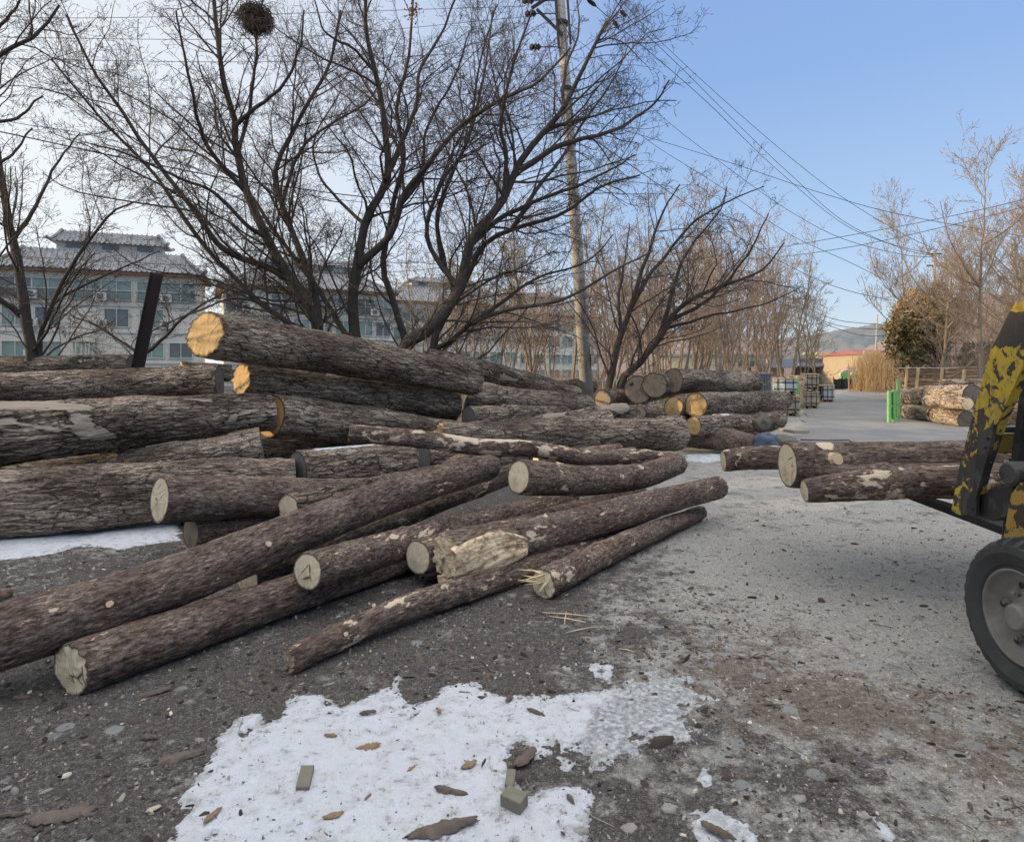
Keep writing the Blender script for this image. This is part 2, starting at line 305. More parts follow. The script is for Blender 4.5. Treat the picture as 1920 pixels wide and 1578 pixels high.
# ---------------------------------------------------------------- world, sun, camera
SUN_AZ=R(-96); SUN_EL=R(11)     # azimuth from +Y, clockwise positive
w=bpy.data.worlds.new('World'); sc.world=w; w.use_nodes=True; nt=w.node_tree
sky=nt.nodes.new('ShaderNodeTexSky'); sky.sky_type='NISHITA'; sky.sun_disc=False; sky.sun_elevation=SUN_EL; sky.sun_rotation=SUN_AZ
sky.air_density=1.0; sky.dust_density=1.2; sky.ozone_density=2.0; sky.altitude=50
bg=nt.nodes['Background']; bg.inputs[1].default_value=.15
def wn(t,**k):
    n=nt.nodes.new(t)
    for a,b in k.items(): setattr(n,a,b)
    return n
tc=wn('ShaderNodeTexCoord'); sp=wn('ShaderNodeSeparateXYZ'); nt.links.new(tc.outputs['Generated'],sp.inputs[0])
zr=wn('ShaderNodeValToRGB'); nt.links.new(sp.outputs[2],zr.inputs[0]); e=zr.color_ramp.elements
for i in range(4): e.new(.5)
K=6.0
for el,(p,c) in zip(zr.color_ramp.elements,[(0,(.66,.75,.83)),(.05,(.63,.745,.85)),(.16,(.46,.63,.86)),(.40,(.29,.46,.80)),(.53,(.27,.43,.77)),(.75,(2.35,2.27,2.2))]): el.position=p; el.color=(*c,1)  # last stop, overhead and unseen, brightened to lift the shaded yard
dt=wn('ShaderNodeVectorMath',operation='DOT_PRODUCT'); nt.links.new(tc.outputs['Generated'],dt.inputs[0]); dt.inputs[1].default_value=(-.90,.40,.12)
gl=wn('ShaderNodeValToRGB'); nt.links.new(dt.outputs['Value'],gl.inputs[0]); ge=gl.color_ramp.elements; ge.new(.5)
for el,(p,c) in zip(ge,[(.25,0),(.68,.72),(1,1)]): el.position=p; el.color=(c,c,c,1)
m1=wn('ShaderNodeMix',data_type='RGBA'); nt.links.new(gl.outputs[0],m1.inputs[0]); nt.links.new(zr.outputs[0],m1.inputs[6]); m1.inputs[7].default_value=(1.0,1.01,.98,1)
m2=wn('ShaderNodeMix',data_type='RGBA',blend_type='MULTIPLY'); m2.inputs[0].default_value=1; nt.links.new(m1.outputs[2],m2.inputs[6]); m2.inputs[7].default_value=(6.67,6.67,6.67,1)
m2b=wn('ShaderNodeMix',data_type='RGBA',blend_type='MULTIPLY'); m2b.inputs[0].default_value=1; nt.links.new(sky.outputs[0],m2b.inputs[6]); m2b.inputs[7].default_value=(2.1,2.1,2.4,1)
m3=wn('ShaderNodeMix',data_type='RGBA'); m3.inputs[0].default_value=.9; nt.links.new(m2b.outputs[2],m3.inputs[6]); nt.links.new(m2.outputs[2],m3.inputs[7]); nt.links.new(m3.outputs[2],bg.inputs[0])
sd=bpy.data.lights.new('sun','SUN'); sd.energy=5.0; sd.angle=R(.5); sd.color=(1,.76,.48)
so=bpy.data.objects.new('sun',sd); COL.objects.link(so)
dirv=Vector((math.sin(SUN_AZ)*math.cos(SUN_EL),math.cos(SUN_AZ)*math.cos(SUN_EL),math.sin(SUN_EL)))
so.rotation_euler=dirv.to_track_quat('Z','Y').to_euler(); so.location=(-20,5,20)
cd=bpy.data.cameras.new('camera'); cam=bpy.data.objects.new('camera',cd); COL.objects.link(cam); sc.camera=cam
cd.sensor_width=36; cd.sensor_fit='HORIZONTAL'; cd.lens=36*F/1920; cd.shift_y=-(789-HY)/1920; cd.clip_end=6000; cd.clip_start=.05
cam.location=(0,0,CH); cam.rotation_euler=(R(90),0,0)
sc.view_settings.view_transform='Standard'; sc.view_settings.look='None'; sc.view_settings.exposure=0; sc.view_settings.gamma=1
sc.render.engine='CYCLES'; sc.cycles.max_bounces=3; sc.cycles.diffuse_bounces=3; sc.cycles.use_adaptive_sampling=True; sc.cycles.adaptive_threshold=.025; sc.cycles.adaptive_min_samples=24; sc.cycles.use_denoising=True
# ---------------------------------------------------------------- ground
def gh(x,y):
    P=np.stack([x,y,np.zeros_like(x)],-1)
    near=np.exp(-((x**2+y**2)/400.))
    return (fbm(P*1.1,3)*.012+fbm(P*6,3)*.004+fbm(P*30,2)*.0012)*near
def blob(x,y,cx,cy,rx,ry=None,a=0):
    ry=ry or rx; dx=x-cx; dy=y-cy; c=math.cos(a); s_=math.sin(a); u=dx*c+dy*s_; v=-dx*s_+dy*c
    return np.exp(-((u/rx)**2+(v/ry)**2))
xs=np.concatenate([-np.geomspace(6,2200,70)[::-1],np.linspace(-6,6,421)[1:-1],np.geomspace(6,2200,70)])
ys=np.concatenate([-np.geomspace(1,400,20)[::-1],np.linspace(-1,1.4,10)[1:-1],np.linspace(1.4,9,360),np.geomspace(9.03,2600,150)])
GX,GY=np.meshgrid(xs,ys); Z=gh(GX,GY)
V=np.stack([GX,GY,Z],-1).reshape(-1,3); nx=len(xs); ny=len(ys)
ii=np.arange(ny-1)[:,None]*nx+np.arange(nx-1)[None]; Q=np.stack([ii,ii+1,ii+nx+1,ii+nx],-1).reshape(-1,4)
gm=npmesh('ground',V,Q,True)
x=V[:,0];y=V[:,1]; Pn=np.stack([x,y,x*0],-1)
pale=.02+.72*sm(x+fbm(Pn*.7,3)*1.2+.25*sm(y,4,9),.1,2.0)+.25*fbm(Pn*2.2,4)+.25*blob(x,y,-4,5.2,2,.7,.2)+.3*blob(x,y,3.0,4.9,2.5,1.6)+.2*blob(x,y,1.0,4.3,.5,.4)
pale=pale*sm(y+fbm(Pn*.5,2),-5,1)
brown=.07*sm(x,-.5,1)+.45*blob(x,y,1.6,3.6,.7,1.4,.5)+.4*blob(x,y,2.0,2.6,.35,1.2,.9)+.35*blob(x,y,1.1,3.0,.4,.5)+.35*blob(x,y,2.0,6.8,1.2,1.2)+.3*sm(y,14,30)
attr(gm,'pale',pale); attr(gm,'brown',brown)
tag(link('ground',gm,M['ground']),'packed dirt yard strewn with bark and wood chips','ground',kind='structure')
# road going away to the bend
def sheet(name,pts,z,mat,**k):
    """pts: list of (y,xl,xr)"""
    V=[];n=12
    P=[];
    for i in range(len(pts)-1):
        for t in np.linspace(0,1,14,endpoint=(i==len(pts)-2)):
            a=pts[i];b=pts[i+1]; P.append([a[j]+(b[j]-a[j])*t for j in range(3)])
    for yy,a,b in P:
        ja=float(perlin(np.array([[yy*.8,1.5,.3]]))[0])*.5+float(perlin(np.array([[yy*3,4.5,.3]]))[0])*.2; jb=float(perlin(np.array([[yy*.8,7.5,.3]]))[0])*.5
        for t in np.linspace(0,1,n): V.append((a+ja+(b+jb-a-ja)*t,yy,z))
    m=len(P); Q=[(i*n+j,i*n+j+1,(i+1)*n+j+1,(i+1)*n+j) for i in range(m-1) for j in range(n-1)]
    return link(name,npmesh(name,V,Q),mat)
road=sheet('road',[(12.8,5.6,10.2),(18,8.3,12.6),(24,11.2,15.4),(35,17,22.5),(48,25.5,33),(62,36,46)],.022,M['road']); tag(road,'worn grey asphalt lane leading away between the timber stacks','road',kind='structure')
# ---------------------------------------------------------------- snow
def sdf(x,y,poly):
    d=np.full(x.shape,1e9); ins=np.zeros(x.shape,bool); n=len(poly)
    for i in range(n):
        ax,ay=poly[i];bx,by=poly[(i+1)%n]; ex=bx-ax;ey=by-ay; wx=x-ax;wy=y-ay
        t=np.clip((wx*ex+wy*ey)/(ex*ex+ey*ey+1e-12),0,1); d=np.minimum(d,np.hypot(wx-ex*t,wy-ey*t))
        c=((ay<=y)&(by>y))|((ay>y)&(by<=y)); xi=ax+(y-ay)/(by-ay+1e-12)*ex; ins^=c&(x<xi)
    return np.where(ins,d,-d)
def snow(name,px,label,thinpoly=None,step=.012,th=.012,thin0=0):
    poly=[gnd(*p) for p in px]; A=np.array(poly); x0,y0=A.min(0)-.1; x1,y1=A.max(0)+.1
    X,Y=np.meshgrid(np.arange(x0,x1,step),np.arange(y0,y1,step)); P=np.stack([X,Y,X*0],-1)
    s=sdf(X,Y,poly)+fbm(P*5,7,2.2,.68)*.07
    thin=np.full(X.shape,float(thin0))
    if thinpoly: thin=np.maximum(thin,sm(sdf(X,Y,[gnd(*p) for p in thinpoly])+fbm(P*6,3)*.08,-.04,.10))
    holes=fbm(P*4+9,6,2.3,.72); s=s-sm(holes,.38,.62)*.16
    s=s-thin*sm(fbm(P*9+3,4,2.2,.65),-.15,.5)*.10
    thin=np.maximum(thin,(1-sm(s+fbm(P*11,4)*.05,-.01,.07))*.75)
    H=gh(X,Y)+sm(s,0,.09)*th*(1-.6*thin)+sm(s,0,.5)*.012+fbm(P*16,4)*.0045*sm(s,0,.05)+fbm(P*3.5+4,3)*.014*sm(s,0,.2)+.0015-.012*sm(-s,-.004,.012)
    nx=X.shape[1]; ny=X.shape[0]; ii=np.arange(ny-1)[:,None]*nx+np.arange(nx-1)[None]; Q=np.stack([ii,ii+1,ii+nx+1,ii+nx],-1).reshape(-1,4)
    k=(s.ravel()[Q]>-.012).any(1); Q=Q[k]; u,inv=np.unique(Q,return_inverse=True); V=np.stack([X,Y,H],-1).reshape(-1,3)[u]
    me=npmesh(name,V,inv.reshape(-1,4),True); attr(me,'thin',thin.ravel()[u])
    return tag(link(name,me,M['snow']),label,'snow',kind='stuff')
main=[(250,1640),(317,1567),(352,1520),(343,1481),(374,1452),(406,1395),(423,1366),(472,1337),(500,1352),(523,1343),(552,1303),(586,1303),(644,1323),(701,1303),(744,1277),(775,1317),(827,1292),(884,1277),(913,1294),(1016,1306),(1060,1300),(1100,1300),(1130,1286),(1108,1244),(1142,1248),(1160,1280),(1216,1255),(1302,1270),(1342,1314),(1290,1340),(1340,1385),(1300,1400),(1220,1385),(1160,1430),(1110,1450),(1060,1440),(1044,1400),(1005,1420),(970,1400),(936,1446),(987,1480),(1045,1469),(1102,1486),(1096,1520),(1085,1555),(1130,1640)]
icy=[(1140,1290),(1216,1245),(1320,1265),(1360,1320),(1350,1400),(1250,1430),(1100,1470),(1060,1420),(1100,1340)]
snow('snow',main,'patch of old crusty snow with bark bits in the foreground',icy,.0095)
snow('snow',[(-250,1075),(-250,1010),(0,1000),(200,985),(335,978),(338,1012),(230,1030),(150,1026),(60,1046),(0,1052),(-100,1062)],'strip of snow along the foot of the grey logs at the left')
snow('snow',[(1300,1440),(1325,1432),(1335,1465),(1318,1470)],'tiny scrap of ice right of the snow patch',thin0=.2)
snow('snow',[(1285,1530),(1340,1520),(1420,1545),(1440,1590),(1340,1600)],'thin icy crust at the bottom edge, right of the snow patch',thin0=.35)
snow('snow',[(1640,1535),(1665,1545),(1670,1580),(1640,1578)],'small icy scrap at the bottom near the forklift side',thin0=.2)
snow('snow',[(1560,1565),(1600,1560),(1600,1620),(1560,1620)],'icy scrap cut by the bottom edge',thin0=.2)
snow('snow',[(1285,852),(1330,848),(1400,856),(1330,868),(1280,864)],'trace of snow on the ground between the two log piles',step=.03,thin0=.4)
snow('snow',[(1052,1246),(1085,1240),(1080,1256),(1056,1258)],'finger of snow just above the snow patch',thin0=0)
# ---------------------------------------------------------------- logs
def catmull(P,n):
    P=np.array(P,float); 
    if len(P)==2: t=np.linspace(0,1,n)[:,None]; return P[0]+(P[1]-P[0])*t
    Q=np.vstack([2*P[0]-P[1],P,2*P[-1]-P[-2]]); out=[]; m=len(P)-1
    L=np.linalg.norm(np.diff(P[:,:3],axis=0),axis=1); cum=np.concatenate([[0],np.cumsum(L)])/L.sum()
    for s in np.linspace(0,1,n):
        i=min(np.searchsorted(cum,s,side='right')-1,m-1); t=(s-cum[i])/(cum[i+1]-cum[i])
        a,b,c,d=Q[i],Q[i+1],Q[i+2],Q[i+3]
        out.append(.5*(2*b+(c-a)*t+(2*a-5*b+4*c-d)*t*t+(3*b-a-3*c+d)*t**3))
    return np.array(out)
_ls=[0]
def log(pts,label,kind='pine',name=None,ends=('fresh','fresh'),scar=.3,group=None,tilt=(0,0),knots=None,det=1.0,amp=None,extend=None,pales=(),rough_end=(0,0),length=None,phi=None,stub=0,barkmat=None):
    """pts: (px,py,Y,r) rows, or ('w',X,Y,Z,r) rows in metres"""
    _ls[0]+=1; sd=_ls[0]; rg=np.random.default_rng(sd*7+1)
    P=[]
    for p in pts:
        if p[0]=='w': P.append(p[1:])
        else: X,Y,Z=at(p[0],p[1],p[2]); P.append((X,Y,Z,p[3]))
    if phi is not None:
        X,Y,Z,r=P[0]; P.append((X+length*math.cos(R(phi)),Y+length*math.sin(R(phi)),pts[-1][4] if len(pts[-1])>4 else Z, r*.85))
    P=[tuple(q[:4]) for q in P]
    Lapp=sum(math.dist(P[i][:3],P[i+1][:3]) for i in range(len(P)-1)); ymin=min(p[1] for p in P)
    ds=(.012 if ymin<6.3 else .016 if ymin<7 else .026)*(1 if ymin<12 else 2)/det; n=max(12,int(Lapp/ds)); C=catmull(P,n); c=C[:,:3]; r=C[:,3]
    rm=r.mean(); na=int(np.clip(2*PI*rm/(ds*.75),20,150))
    T=np.gradient(c,axis=0); T/=np.linalg.norm(T,axis=1)[:,None]
    Xa=np.zeros_like(T); Xa[0]=np.cross(T[0],[0,0,1]); Xa[0]/=np.linalg.norm(Xa[0])
    for i in range(1,n): v=Xa[i-1]-T[i]*np.dot(Xa[i-1],T[i]); Xa[i]=v/np.linalg.norm(v)
    Ya=np.cross(Xa,T)     # up-ish
    th=np.linspace(0,2*PI,na,endpoint=False); s=np.linspace(0,Lapp,n)
    TH,S=np.meshgrid(th,s); RR=np.repeat(r[:,None],na,1)
    off=np.array([sd*3.7,sd*1.3,sd*5.1]); B=np.stack([np.cos(TH)*rm,np.sin(TH)*rm,S],-1)
    N=B+off
    old=(kind=='old'); a_=amp if amp is not None else (.013 if old else .0062)
    D=fbm(N*np.array([3,3,1.2]),3)*rm*(.16 if old else .10)
    st=np.array([30,30,5.5]) if old else np.array([55,55,13])
    D+=(1-np.abs(fbm(N*st,3))*2.2)*a_
    D+=fbm(N*np.array([11,11,4]),3)*a_*.9
    knot=np.zeros_like(D)
    for k in range(knots if knots is not None else int(Lapp*(1.4 if old else 4.2))):
        k0=rg.uniform(0,2*PI); ks=rg.uniform(.15,Lapp-.1); kr=rg.uniform(.014,.028)*(1.7 if old else 1)
        da=np.abs((TH-k0+PI)%(2*PI)-PI)*rm; dd=np.hypot(da,S-ks)/kr; D+=np.exp(-dd**2*.35)*kr*.55; knot=np.maximum(knot,np.exp(-dd**4)*rg.uniform(.4,1.0))
    pal=np.zeros_like(D)
    for (pa,ps,pw,pl) in pales:
        da=((TH-pa+PI)%(2*PI)-PI)*rm; dd=np.hypot(da/pw,(S-ps)/pl)+fbm(N*14,4)*.45; m_=sm(-dd,-1.05,-.95); pal=np.maximum(pal,m_); D-=m_*.006
    # ragged ends
    endd=[np.zeros(na),np.zeros(na)]
    for e in (0,1):
        if rough_end[e]: endd[e]=(fbm(np.stack([np.cos(th)*3,np.sin(th)*3,th*0+sd],-1),4,2.3,.6))*rough_end[e]
    RRd=RR+D
    edge=np.minimum(S,Lapp-S); RRd-= .006*np.exp(-edge/.012)
    V=c[:,None,:]+Xa[:,None,:]*(np.cos(TH)*RRd)[...,None]+Ya[:,None,:]*(np.sin(TH)*RRd)[...,None]
    for e,(fd) in enumerate((np.exp(-S/.12),np.exp(-(Lapp-S)/.12))):
        sh=endd[e][None,:]*fd+ (tilt[e][0]*np.cos(TH)+tilt[e][1]*np.sin(TH) if isinstance(tilt[e],tuple) else tilt[e]*np.cos(TH))*RRd*fd
        V+=T[:,None,:]*sh[...,None]
    og=V[0].mean(0); base=og.copy(); ii=np.arange(n-1)[:,None]*na; jj=np.arange(na)[None]; j2=(jj+1)%na
    Q=np.stack([ii+jj,ii+j2,ii+na+j2,ii+na+jj],-1).reshape(-1,4)
    me=npmesh('log',V.reshape(-1,3)-base,Q[:,::-1],True); attr(me,'bco',N,'FLOAT_VECTOR'); attr(me,'knot',knot); attr(me,'pale',pal)
    nm=name or ('pine_log' if kind=='pine' else 'old_log'); o=link(nm,me,barkmat or M['pine' if kind=='pine' else 'old'],loc=base)
    o['scar']=float(scar); tag(o,label,'log',group)
    for e in (0,1):
        ring=V[0 if e==0 else -1]; cen=ring.mean(0); nr=9; t=np.linspace(0,1,nr)[1:]
        vv=[cen[None]]; dc=[np.array([[0,0,0]])]
        for q in t:
            k=q*.994; pp=cen+(ring-cen)*k; bul=(fbm(np.stack([np.cos(th)*q*3,np.sin(th)*q*3,th*0+sd+e],-1),3))*(.004+.5*rough_end[e]*(1-q*.6)*.5)*(1 if q<.99 else 0)
            pp=pp+T[0 if e==0 else -1][None]*bul[:,None]
            pp=pp+T[0 if e==0 else -1][None]*(endd[e]*(q**5-q))[:,None]
            vv.append(pp); dc.append(np.stack([np.cos(th)*q*rm+.03*sd%.05,np.sin(th)*q*rm,th*0+q],-1))
        vv=np.vstack(vv)-base; dc=np.vstack(dc); fs=[]
        m=bpy.data.meshes.new('cut_face')
        fs=[(0,1+k,1+(k+1)%na) for k in range(na)]
        for q in range(len(t)-1):
            b=1+q*na; fs+=[(b+k,b+na+k,b+na+(k+1)%na,b+(k+1)%na) for k in range(na)]
        if e==1: fs=[f[::-1] for f in fs]
        m.from_pydata(vv.tolist(),[],[f[::-1] for f in fs]); m.update(); attr(m,'dco',dc,'FLOAT_VECTOR'); link('cut_face',m,M[ends[e]],o,smooth=True)
    o['_x']=0; del o['_x']
    return o,(c,r,T,Xa,Ya,Lapp)
LG={}
g1='freshly cut pine logs heaped in the foreground'
LG['a']=log([(133,1255,3.12,.131),(560,1108,4.17,.118),('w',-.15,5.95,.11,.11)],'thick pine log nearest the camera, cracked cut end above the dark mulch',scar=.05,group=g1,pales=[(2.2,1.08,.05,.09)],tilt=((.25,0),0),rough_end=(.02,0))
LG['b']=log([('w',-3.2,2.35,.2,.16),(0,1196,3.1,.155),(350,1082,3.75,.148),(700,940,5.0,.14),(922,873,6.2,.115)],'long reddish pine log running from the left edge up onto the heap',scar=.12,group=g1,det=1.1)
LG['c']=log([(299,935,5.2,.19),(760,922,7.2,.17),('w',-.6,7.9,.42,.16)],'pine log with large pale cut end resting crosswise in front of the grey logs',scar=.1,group=g1)
LG['d']=log([(357,1000,5.45,.14),('w',-.6,8.4,.14,.12)],'pine log tucked under the large pale cut end',scar=.1,group=g1,ends=('aged','fresh'))
LG['e']=log([(540,953,5.75,.13),('w',-.9,7.9,.3,.12)],'stub of pale greyish log showing behind the long reddish log',scar=.3,kind='old',group=g1,ends=('fresh','fresh'))
LG['f']=log([(576,1071,3.98,.118),(800,1008,5.2,.125),(1070,937,7.2,.12)],'pine log with clean round cut end just above the nearest log',scar=.42,group=g1)
LG['g']=log([(462,1084,4.35,.12),(700,985,5.5,.12),(968,884,7.1,.10)],'slim pine log sandwiched between the long reddish log and the round cut end',scar=.4,group=g1)
LG['h']=log([(783,1045,4.65,.127),(1000,985,5.9,.12),(1200,925,7.5,.11)],'pine log with yellow oval cut end beside the torn wood scar',scar=.3,group=g1)
LG['i']=log([(835,1040,4.5,.16),(1062,990,5.35,.15),(1250,938,6.2,.125),(1348,913,6.7,.115)],'pine log with a big torn scar of bare wood at its near end',scar=.5,group=g1,ends=('scar','fresh'),rough_end=(.06,.02),tilt=(0,0))
LG['j']=log([(972,893,5.5,.147),(1090,901,6.0,.14),(1200,893,6.6,.125),(1272,868,7.2,.115)],'pine log with cream cut end lying crooked on top of the heap',scar=.4,group=g1)
LG['k']=log([(655,812,6.3,.085),(780,822,6.45,.085),(900,838,6.6,.09),(1000,842,6.75,.085),(1100,858,6.9,.085),(1200,856,7.2,.08),(1268,862,7.5,.07)],'thin crooked log patched with bare white wood across the top of the heap',scar=1.05,group=g1,ends=('aged','fresh'),rough_end=(.03,0))
LG['l']=log([(541,1239,3.34,.068),(760,1140,3.95,.075),(980,1070,4.8,.085),(1185,995,6.0,.075)],'thin knotty log with a broken end lying in front on bare ground',scar=.4,group=g1,rough_end=(.05,0),knots=16,ends=('aged','fresh'))
LG['m']=log([(1018,1095,4.42,.105),(1170,1020,5.4,.095),(1315,960,6.75,.07)],'pine log with long splinters sticking out of its end, rightmost on the ground',scar=.45,group=g1,rough_end=(.03,.03))
LG['n']=log([(872,1062,4.95,.10),('w',1.0,6.9,.1,.09)],'short log end peeping out beneath the torn scar',scar=.1,group=g1,ends=('aged','fresh'))
LG['n2']=log([(690,1070,5.05,.09),('w',.5,7.2,.1,.08)],'small log in the shadow under the heap',scar=.1,group=g1,ends=('dull','fresh'))
LG['n3']=log([(1005,866,7.9,.1),(1162,846,8.4,.11)],'pine log end rising behind the thin white-patched log',scar=.2,group=g1)
LG['n4']=log([(1050,872,7.6,.09),(1190,848,8.3,.07)],'short branch wood poking up right behind the thin patched log',scar=.3,group=g1)
LG['n5']=log([(-60,1128,4.2,.045),(18,1113,4.45,.04)],'small cut branch end on the concrete at the left edge',scar=.2,ends=('fresh','aged'),name='cut_branch')
g2='weathered grey logs stacked at the left'
LG['o1']=log([('w',-8,5.3,.35,.33),(0,944,6.0,.32),(300,920,6.5,.3),(552,908,7.0,.27)],'bottom grey log beside the snow strip, lowest of the left stack','old',group=g2,ends=('dull','dull'),scar=.05)
LG['o2']=log([('w',-7,6.9,.3,.25),(0,905,7.2,.22),(300,875,7.6,.24),(492,842,8.0,.27)],'grey wedge-ended log between the two biggest left logs','old',group=g2,ends=('dull','dull'),scar=.6)
LG['o3']=log([('w',-8,5.0,.86,.34),(0,815,6.6,.325),(260,790,7.6,.29),(512,772,8.7,.262)],'big half-peeled grey log with sunlight painted in gold on its right end','old',group=g2,ends=('dull','gold'),scar=1.0,tilt=(0,-.2))  # right end faces away from the sun, its sunlit gold is colour
LG['o4']=log([('w',-10,8.6,1.3,.23),(0,728,9.0,.23),(250,722,9.3,.24),(412,714,9.5,.23)],'rough barked grey log above the half-peeled one','old',group=g2,ends=('dull','dull'),scar=.3)
LG['o5']=log([('w',-13,10.6,1.6,.2),(0,690,11,.2),(248,686,11.2,.2)],'topmost grey log at far left, ending at the steel post','old',group=g2,ends=('dull','dull'),scar=.5)
LG['o6']=log([(338,690,11.6,.12),(430,700,12.2,.16)],'short stub with a golden tip behind the rough barked log','old',group=g2,ends=('gold','dull'))
LG['p1']=log([(384,627,8.1,.30),(640,666,9.4,.29),(890,713,11.2,.25)],'highest long log with golden sunlit cut end tilted over the pile','old',group=g2,ends=('gold','dull'),scar=.0,tilt=((.42,.05),0),rough_end=(.05,0))
LG['p2']=log([(452,712,8.9,.22),(660,735,10,.235),(852,764,11.2,.25)],'log with cracked golden end just under the highest log','old',group=g2,ends=('gold','dull'),scar=.2,tilt=((.25,0),0),rough_end=(.05,0))
LG['p3']=log([(507,780,8.75,.31),(700,800,9.7,.28),(850,815,10.5,.23)],'thick furrowed log behind the half-peeled one','old',group=g2,ends=('gold','dull'),scar=-.1,tilt=((.3,0),0))
LG['p6']=log([(468,848,9.3,.2),(760,848,10.2,.22)],'filler log added to darken the gap above the snow topped log','old',group=g2,ends=('dull','dull'),scar=-.1)  # filler log added behind so this gap stays dark
LG['p4']=log([(558,884,7.1,.22),(768,862,8.2,.22)],'log topped with a strip of snow in the middle of the pile','old',group=g2,ends=('dull','dull'),scar=.1)
LG['p5']=log([(792,862,8.7,.2),(1000,852,10.2,.2)],'grey log end facing out behind the thin white-patched log','old',group=g2,ends=('dull','dull'))
LG['q1']=log([(825,815,9.0,.17),(1000,818,9.9,.24),(1275,813,10.9,.275)],'dark ridged log with a splintered golden tip in mid pile','old',group=g2,ends=('gold','dull'),rough_end=(.16,0),scar=-.2)
LG['q2']=log([(868,746,11.5,.25),(1103,762,12.6,.21)],'log behind the lower end of the highest log','old',group=g2,ends=('dull','aged'),scar=.1)
LG['q3']=log([(800,672,12.8,.22),(950,705,13.2,.2),(1085,742,13.6,.16)],'dark log sloping down behind the highest log','old',group=g2,ends=('dull','dull'))
LG['q4']=log([(1048,730,15.5,.2),(1108,722,16.6,.22)],'short grey log near the foot of the concrete pole','old',group=g2,ends=('dull','dull'),scar=.3)
LG['q5']=log([(878,782,10.5,.19),(1060,778,12,.16)],'stubby dark log in a gap of the pile','old',group=g2,ends=('dull','dull'))
LG['q6']=log([(938,797,10.0,.08),(1050,785,10.8,.1),(1170,768,12,.14)],'smooth slender grey trunk with small yellow end','old',group=g2,ends=('gold','dull'),scar=1.2)
LG['q7']=log([(1010,800,10.3,.1),(1140,786,11.0,.17)],'tan half-bare log hump over the dark ridged log','old',group=g2,ends=('aged','aged'),scar=1.0)
LG['q8']=log([(1105,780,11.6,.15),(1190,776,12.2,.17)],'rough dark log right of the slender grey trunk','old',group=g2,ends=('aged','aged'),scar=.1)
g3='old logs stacked near the bare shrubs by the lane'
LG['r1']=log([(1262,714,14,.265),(1412,716,15.6,.27)],'top log of the middle stack with a brown hollowed face','old',group=g3,ends=('aged','dull'),scar=.1,tilt=((.2,0),0))
LG['r2']=log([(1305,759,13,.27),(1390,756,14.3,.25),(1470,750,15.6,.23)],'long log below the top one, pale face half shaded','old',group=g3,ends=('gold','dull'),scar=.1)
LG['r3']=log([(1263,763,13.2,.215),(1330,764,14.6,.2)],'log with round golden face left of the long one','old',group=g3,ends=('gold','dull'))
LG['r4']=log([(1300,798,11.9,.17),(1370,797,12.6,.21),(1410,800,12.9,.2)],'knobbly bottom log with snow along its top','old',group=g3,ends=('gold','dull'),knots=9)
LG['r5']=log([(1400,800,13.2,.17),(1462,786,14.1,.19)],'dark round log butt at the right foot of the middle stack','old',group=g3,ends=('dull','dull'))
LG['r6']=log([(1130,748,14.3,.21),(1200,742,16,.2)],'log with reddish face at the left of the middle stack','old',group=g3,ends=('aged','dull'))
LG['r7']=log([(1196,731,14.0,.31),(1235,728,16,.3)],'log with broad pale grey face beside the reddish one','old',group=g3,ends=('aged','dull'),scar=.4)
LG['r8']=log([(1228,722,13.8,.28),(1262,720,15.6,.27)],'log with half-shaded greenish face against the top log','old',group=g3,ends=('aged','dull'))
LG['r9']=log([(1195,776,12.6,.18),(1262,776,14,.18)],'low dark log under the greenish face','old',group=g3,ends=('aged','dull'))
LG['r10']=log([(1236,796,12.2,.15),(1300,788,14,.16)],'small shaded log at the very bottom of the middle stack','old',group=g3,ends=('aged','dull'))
LG['s1']=log([(1287,815,12.6,.235),(1372,826,12.0,.21),(1450,842,11.3,.14)],'tapering pine log lying alone between the stacks and the forklift load',scar=.1,ends=('fresh','fresh'))
g4='pine logs carried across the forklift forks'
LG['t1']=log([(1476,871,5.0,.178),(1810,866,5.0,.165),('w',5.6,5.05,.88,.15)],'thickest log on the forks with a wide pale cut end',scar=.1,group=g4,pales=[(1.2,.28,.07,.07)])
LG['t2']=log([(1508,920,4.62,.082),(1640,908,4.58,.105),(1800,903,4.5,.115),('w',5.2,4.4,.83,.11)],'log with peeled patches nearest the camera on the forks',scar=.75,group=g4)
LG['t3']=log([(1356,863,5.62,.092),(1460,857,5.6,.1),('w',4.6,5.5,.84,.1)],'slim log reaching farthest left off the forks',scar=.7,group=g4)
LG['t4']=log([(1532,882,4.85,.04),(1600,888,4.82,.075),('w',4.6,4.8,.80,.1)],'split-ended log lying between the two front logs of the load',scar=.3,group=g4,rough_end=(.06,0))
g5='sunlit logs piled right of the lane'
LG['u1']=log([(1812,786,18.0,.25),(1750,776,19.6,.25),(1697,770,21.2,.24)],'bottom log of the right pile striped by shadows','old',group=g5,ends=('dull','gold'),scar=.6,barkmat=M['oldpale'])
LG['u2']=log([(1814,757,17.6,.17),(1736,752,19.6,.15)],'thin log with neat cream face wedged in the right pile','old',group=g5,ends=('fresh','aged'),scar=.8,barkmat=M['oldpale'])
LG['u3']=log([(1826,744,17.9,.34),(1750,741,19.8,.3),(1688,744,21.6,.22)],'top log of the right pile with a dark hollow face','old',group=g5,ends=('dull','gold'),scar=.9,barkmat=M['oldpale'])
LG['u4']=log([(1900,722,20.5,.24),(1770,724,23,.24)],'long grey log behind the right pile','old',group=g5,ends=('dull','dull'),scar=.8,barkmat=M['oldpale'])
LG['u5']=log([(1960,778,15.5,.3),(1865,776,17.5,.28)],'shaded bluish log seen through the forklift mast','old',group=g5,ends=('dull','dull'),scar=.5)
